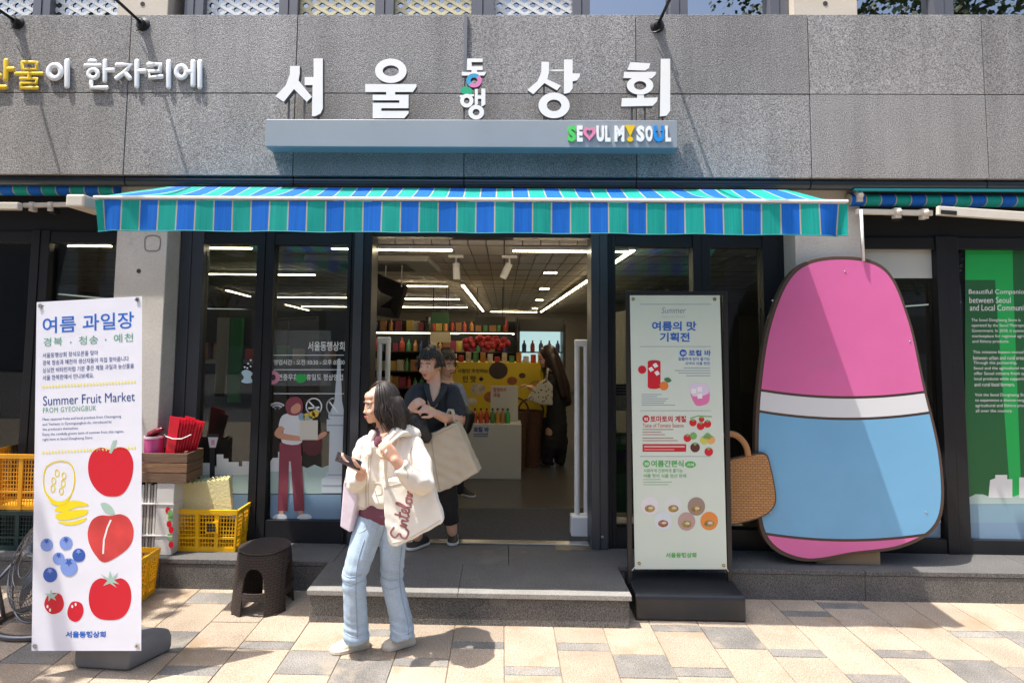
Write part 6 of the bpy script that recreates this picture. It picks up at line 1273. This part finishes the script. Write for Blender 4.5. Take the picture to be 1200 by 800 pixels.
soft(MB().prism([fV(*p) for p in ((493, 512), (504, 508), (520, 501), (535, 494), (548, 523), (561, 553), (538, 567), (514, 578), (500, 570))], (.02, .13, 0)).build('bag_body', cnv, cbg, smooth=True), .009, 3, .009); seam([o for o in cbg.children][0], [(507, 511), (520, 505), (535, 498)], .002, mat('canvas_stitch', (.36, .30, .21), .9)); seam([o for o in cbg.children][0], [(505, 512), (509, 540), (515, 574)], .003, mat('canvas_stitch', (.36, .30, .21), .9))
for dy, xa in ((0, 0), (.08, 3)): MB().tube([fV(522 + xa, 501) + V((0, dy + .02, 0)), fV(522 + xa, 488) + V((0, dy + .02, 0)), fV(525, 481) + V((0, .06, 0)), fV(530, 482) + V((0, dy, 0)), fV(533, 496) + V((0, dy + .02, 0))], .008, 8).build('handle', cnv, cbg, smooth=True)
kb = thing('dark_pouch', 'small black pouch held against the waist by the person in black', 'pouch', B2.p(494, 505, -.18)); soft(MB().capsules([B2.p(487, 490, -.2), B2.p(494, 500, -.2), B2.p(499, 512, -.18)], [.045, .055, .045]).build('pouch', mat('pouch_black', (.014, .014, .016), .5, bump=.4, bs=20), kb, smooth=True), .01, 3, .008)

# ---- person just behind, mostly hidden
Y3 = 5.35; B3 = Fig('person in grey blue top standing inside the door behind the person in black', Y3, AZ(532, 590, FZ)); gb_ = cloth('top_grey_blue', (.20, .23, .31), .85); body = MB(); hc = B3.p(523, 427, 0); q_, mx_ = headballs(body, hc, 40, 4, .98)
B3.ch(body, [(523, 436, .02, 7), (523, 450, .02, 7.5)]); B3.ch(body, [(523, 455, .02, 12), (522, 500, .02, 12), (522, 515, .02, 12)]); B3.ch(body, [(516, 515, 0, 9), (515, 580, .0, 6)]); B3.ch(body, [(530, 515, 0, 9), (536, 575, .0, 6)]); B3.ch(body, [(537, 458, 0, 6), (542, 480, -.03, 5.5), (540, 495, -.12, 4.6)])
wl = B3.p(540, 495, -.12); hand(body, wl, V((-.05, -.1, -1)), V((-1, -.2, 0)), 1); bo = soft(body.build('body', skin_m, B3.t, smooth=True), .0065, 3); facebits(B3, bo, q_, mx_, .98)
hr = B3.part('hair', [[(523, 416, .01, 10), (520, 422, .04, 9.5)]], hair_blk, .009, 3); strands(B3, hr, q_, hair_blk, 200, .06, 65, 180, 40, seed=8); B3.part('top', [[(517, 460, 0, 11), (517, 500, 0, 11.5)], [(530, 460, 0, 11), (529, 500, 0, 11.5)], [(513, 456, 0, 8), (535, 456, 0, 8)], [(536, 458, 0, 9), (541, 474, -.01, 8.5)]], gb_, .01, 3, .008)
B3.part('trousers', [[(516, 512, 0, 11), (530, 512, 0, 11)], [(516, 520, 0, 10.5), (515, 577, 0, 7)], [(530, 520, 0, 10.5), (537, 573, 0, 7)]], trous, .012, 4)
shoe(B3, AZ(516, 588, FZ), AZ(511, 594, FZ), blk_sh, wsole, 1.); shoe(B3, AZ(536, 578, FZ), AZ(556, 583, FZ), blk_sh, wsole, 1.)
hb_ = thing('black_handbag', 'black handbag at the side of the person in the grey blue top', 'bag', B3.p(545, 500, -.05)); soft(MB().capsules([B3.p(541, 478, -.02), B3.p(546, 488, -.02), B3.p(544, 500, -.02)], [.06, .08, .07]).build('bag_body', mat('handbag_black', (.01, .01, .011), .45), hb_, smooth=True), .012, 3)
MB().tube([B3.p(542, 480, -.06), B3.p(537, 462, -.085), B3.p(528, 449, -.04)], .008, 6).build('strap', black_plastic, hb_, smooth=True)

# ---- shopper inside with the floral bag
Y4 = AZ(640, 546, FZ).y; B4 = Fig('person with long brown hair in black clothes browsing inside the shop', Y4, AZ(645, 546, FZ)); blk4 = cloth('dress_black', (.011, .011, .012), .85); body = MB(); hc = B4.p(640, 420, 0); q_, mx_ = headballs(body, hc, -80, 18, 1.0)
B4.ch(body, [(643, 428, .02, 5), (649, 440, .02, 6)]); B4.ch(body, [(650, 445, 0, 9), (652, 480, 0, 10), (652, 505, 0, 10)]); B4.ch(body, [(646, 505, -.05, 7), (642, 542, -.05, 4)]); B4.ch(body, [(656, 505, .05, 7), (654, 542, .05, 4)]); B4.ch(body, [(645, 447, -.12, 4.5), (634, 462, -.14, 4), (622, 454, -.16, 3.4)])
wl = B4.p(622, 454, -.16); hand(body, wl, V((-1, -.1, .4)), V((.2, 0, -1)), 1); bo = soft(body.build('body', skin_m, B4.t, smooth=True), .008, 3); facebits(B4, bo, q_, mx_)
B4.part('hair', [[(643, 414, .0, 10.5), (648, 422, .0, 9.5), (654, 436, .0, 8.5), (660, 452, .0, 8), (664, 470, 0, 6)], [(647, 420, -.08, 6), (654, 440, -.1, 6), (660, 462, -.09, 5)]], hair_brn, .011, 4); strands(B4, B4.t, q_, hair_brn, 160, .3, 70, 180, seed=9)
B4.part('dress', [[(650, 448, 0, 10.5), (652, 480, 0, 11.5), (652, 500, 0, 13), (650, 520, 0, 13)], [(646, 446, -.1, 6.5), (638, 458, -.12, 6), (630, 460, -.14, 5)], [(645, 515, -.05, 9), (642, 538, -.05, 7)], [(657, 515, .05, 9), (656, 538, .05, 7)]], blk4, .011, 3, .008)
for o_, (a, b) in enumerate((((648, 547), (634, 543)), ((660, 543), (650, 541)))): shoe(B4, AZ(*a, FZ), AZ(*b, FZ), blk_sh, wsole, .98)
flo = mat('floral_cloth', (.50, .47, .41), .85); t_ = flo.node_tree; vo = nd(t_, 'ShaderNodeTexVoronoi'); vo.inputs['Scale'].default_value = 26; g_ = nd(t_, 'ShaderNodeNewGeometry'); t_.links.new(g_.outputs['Position'], vo.inputs[0]); rm = nd(t_, 'ShaderNodeValToRGB'); rm.color_ramp.elements[0].position = .22; rm.color_ramp.elements[0].color = (.10, .05, .04, 1); rm.color_ramp.elements[1].position = .34; rm.color_ramp.elements[1].color = (.50, .47, .41, 1); t_.links.new(vo.outputs['Distance'], rm.inputs[0]); t_.links.new(rm.outputs[0], t_.nodes['Principled BSDF'].inputs['Base Color'])
fbg = thing('floral_bag', 'pale floral cloth bag on the shoulder of the browsing person', 'bag', B4.p(636, 475, -.2)); fF = lambda x, y: AY(x, y, Y4 - .22)
soft(MB().prism([fF(*p) for p in ((633, 447), (641, 444), (648, 452), (648, 475), (632, 474), (617, 468), (624, 458))], (0, .10, 0)).build('bag_body', flo, fbg, smooth=True), .013, 4); MB().tube([fF(640, 448), fF(642, 432), B4.p(647, 436, -.1)], .014, 6, squash=((0, 1, 0), .4)).build('strap', flo, fbg, smooth=True)
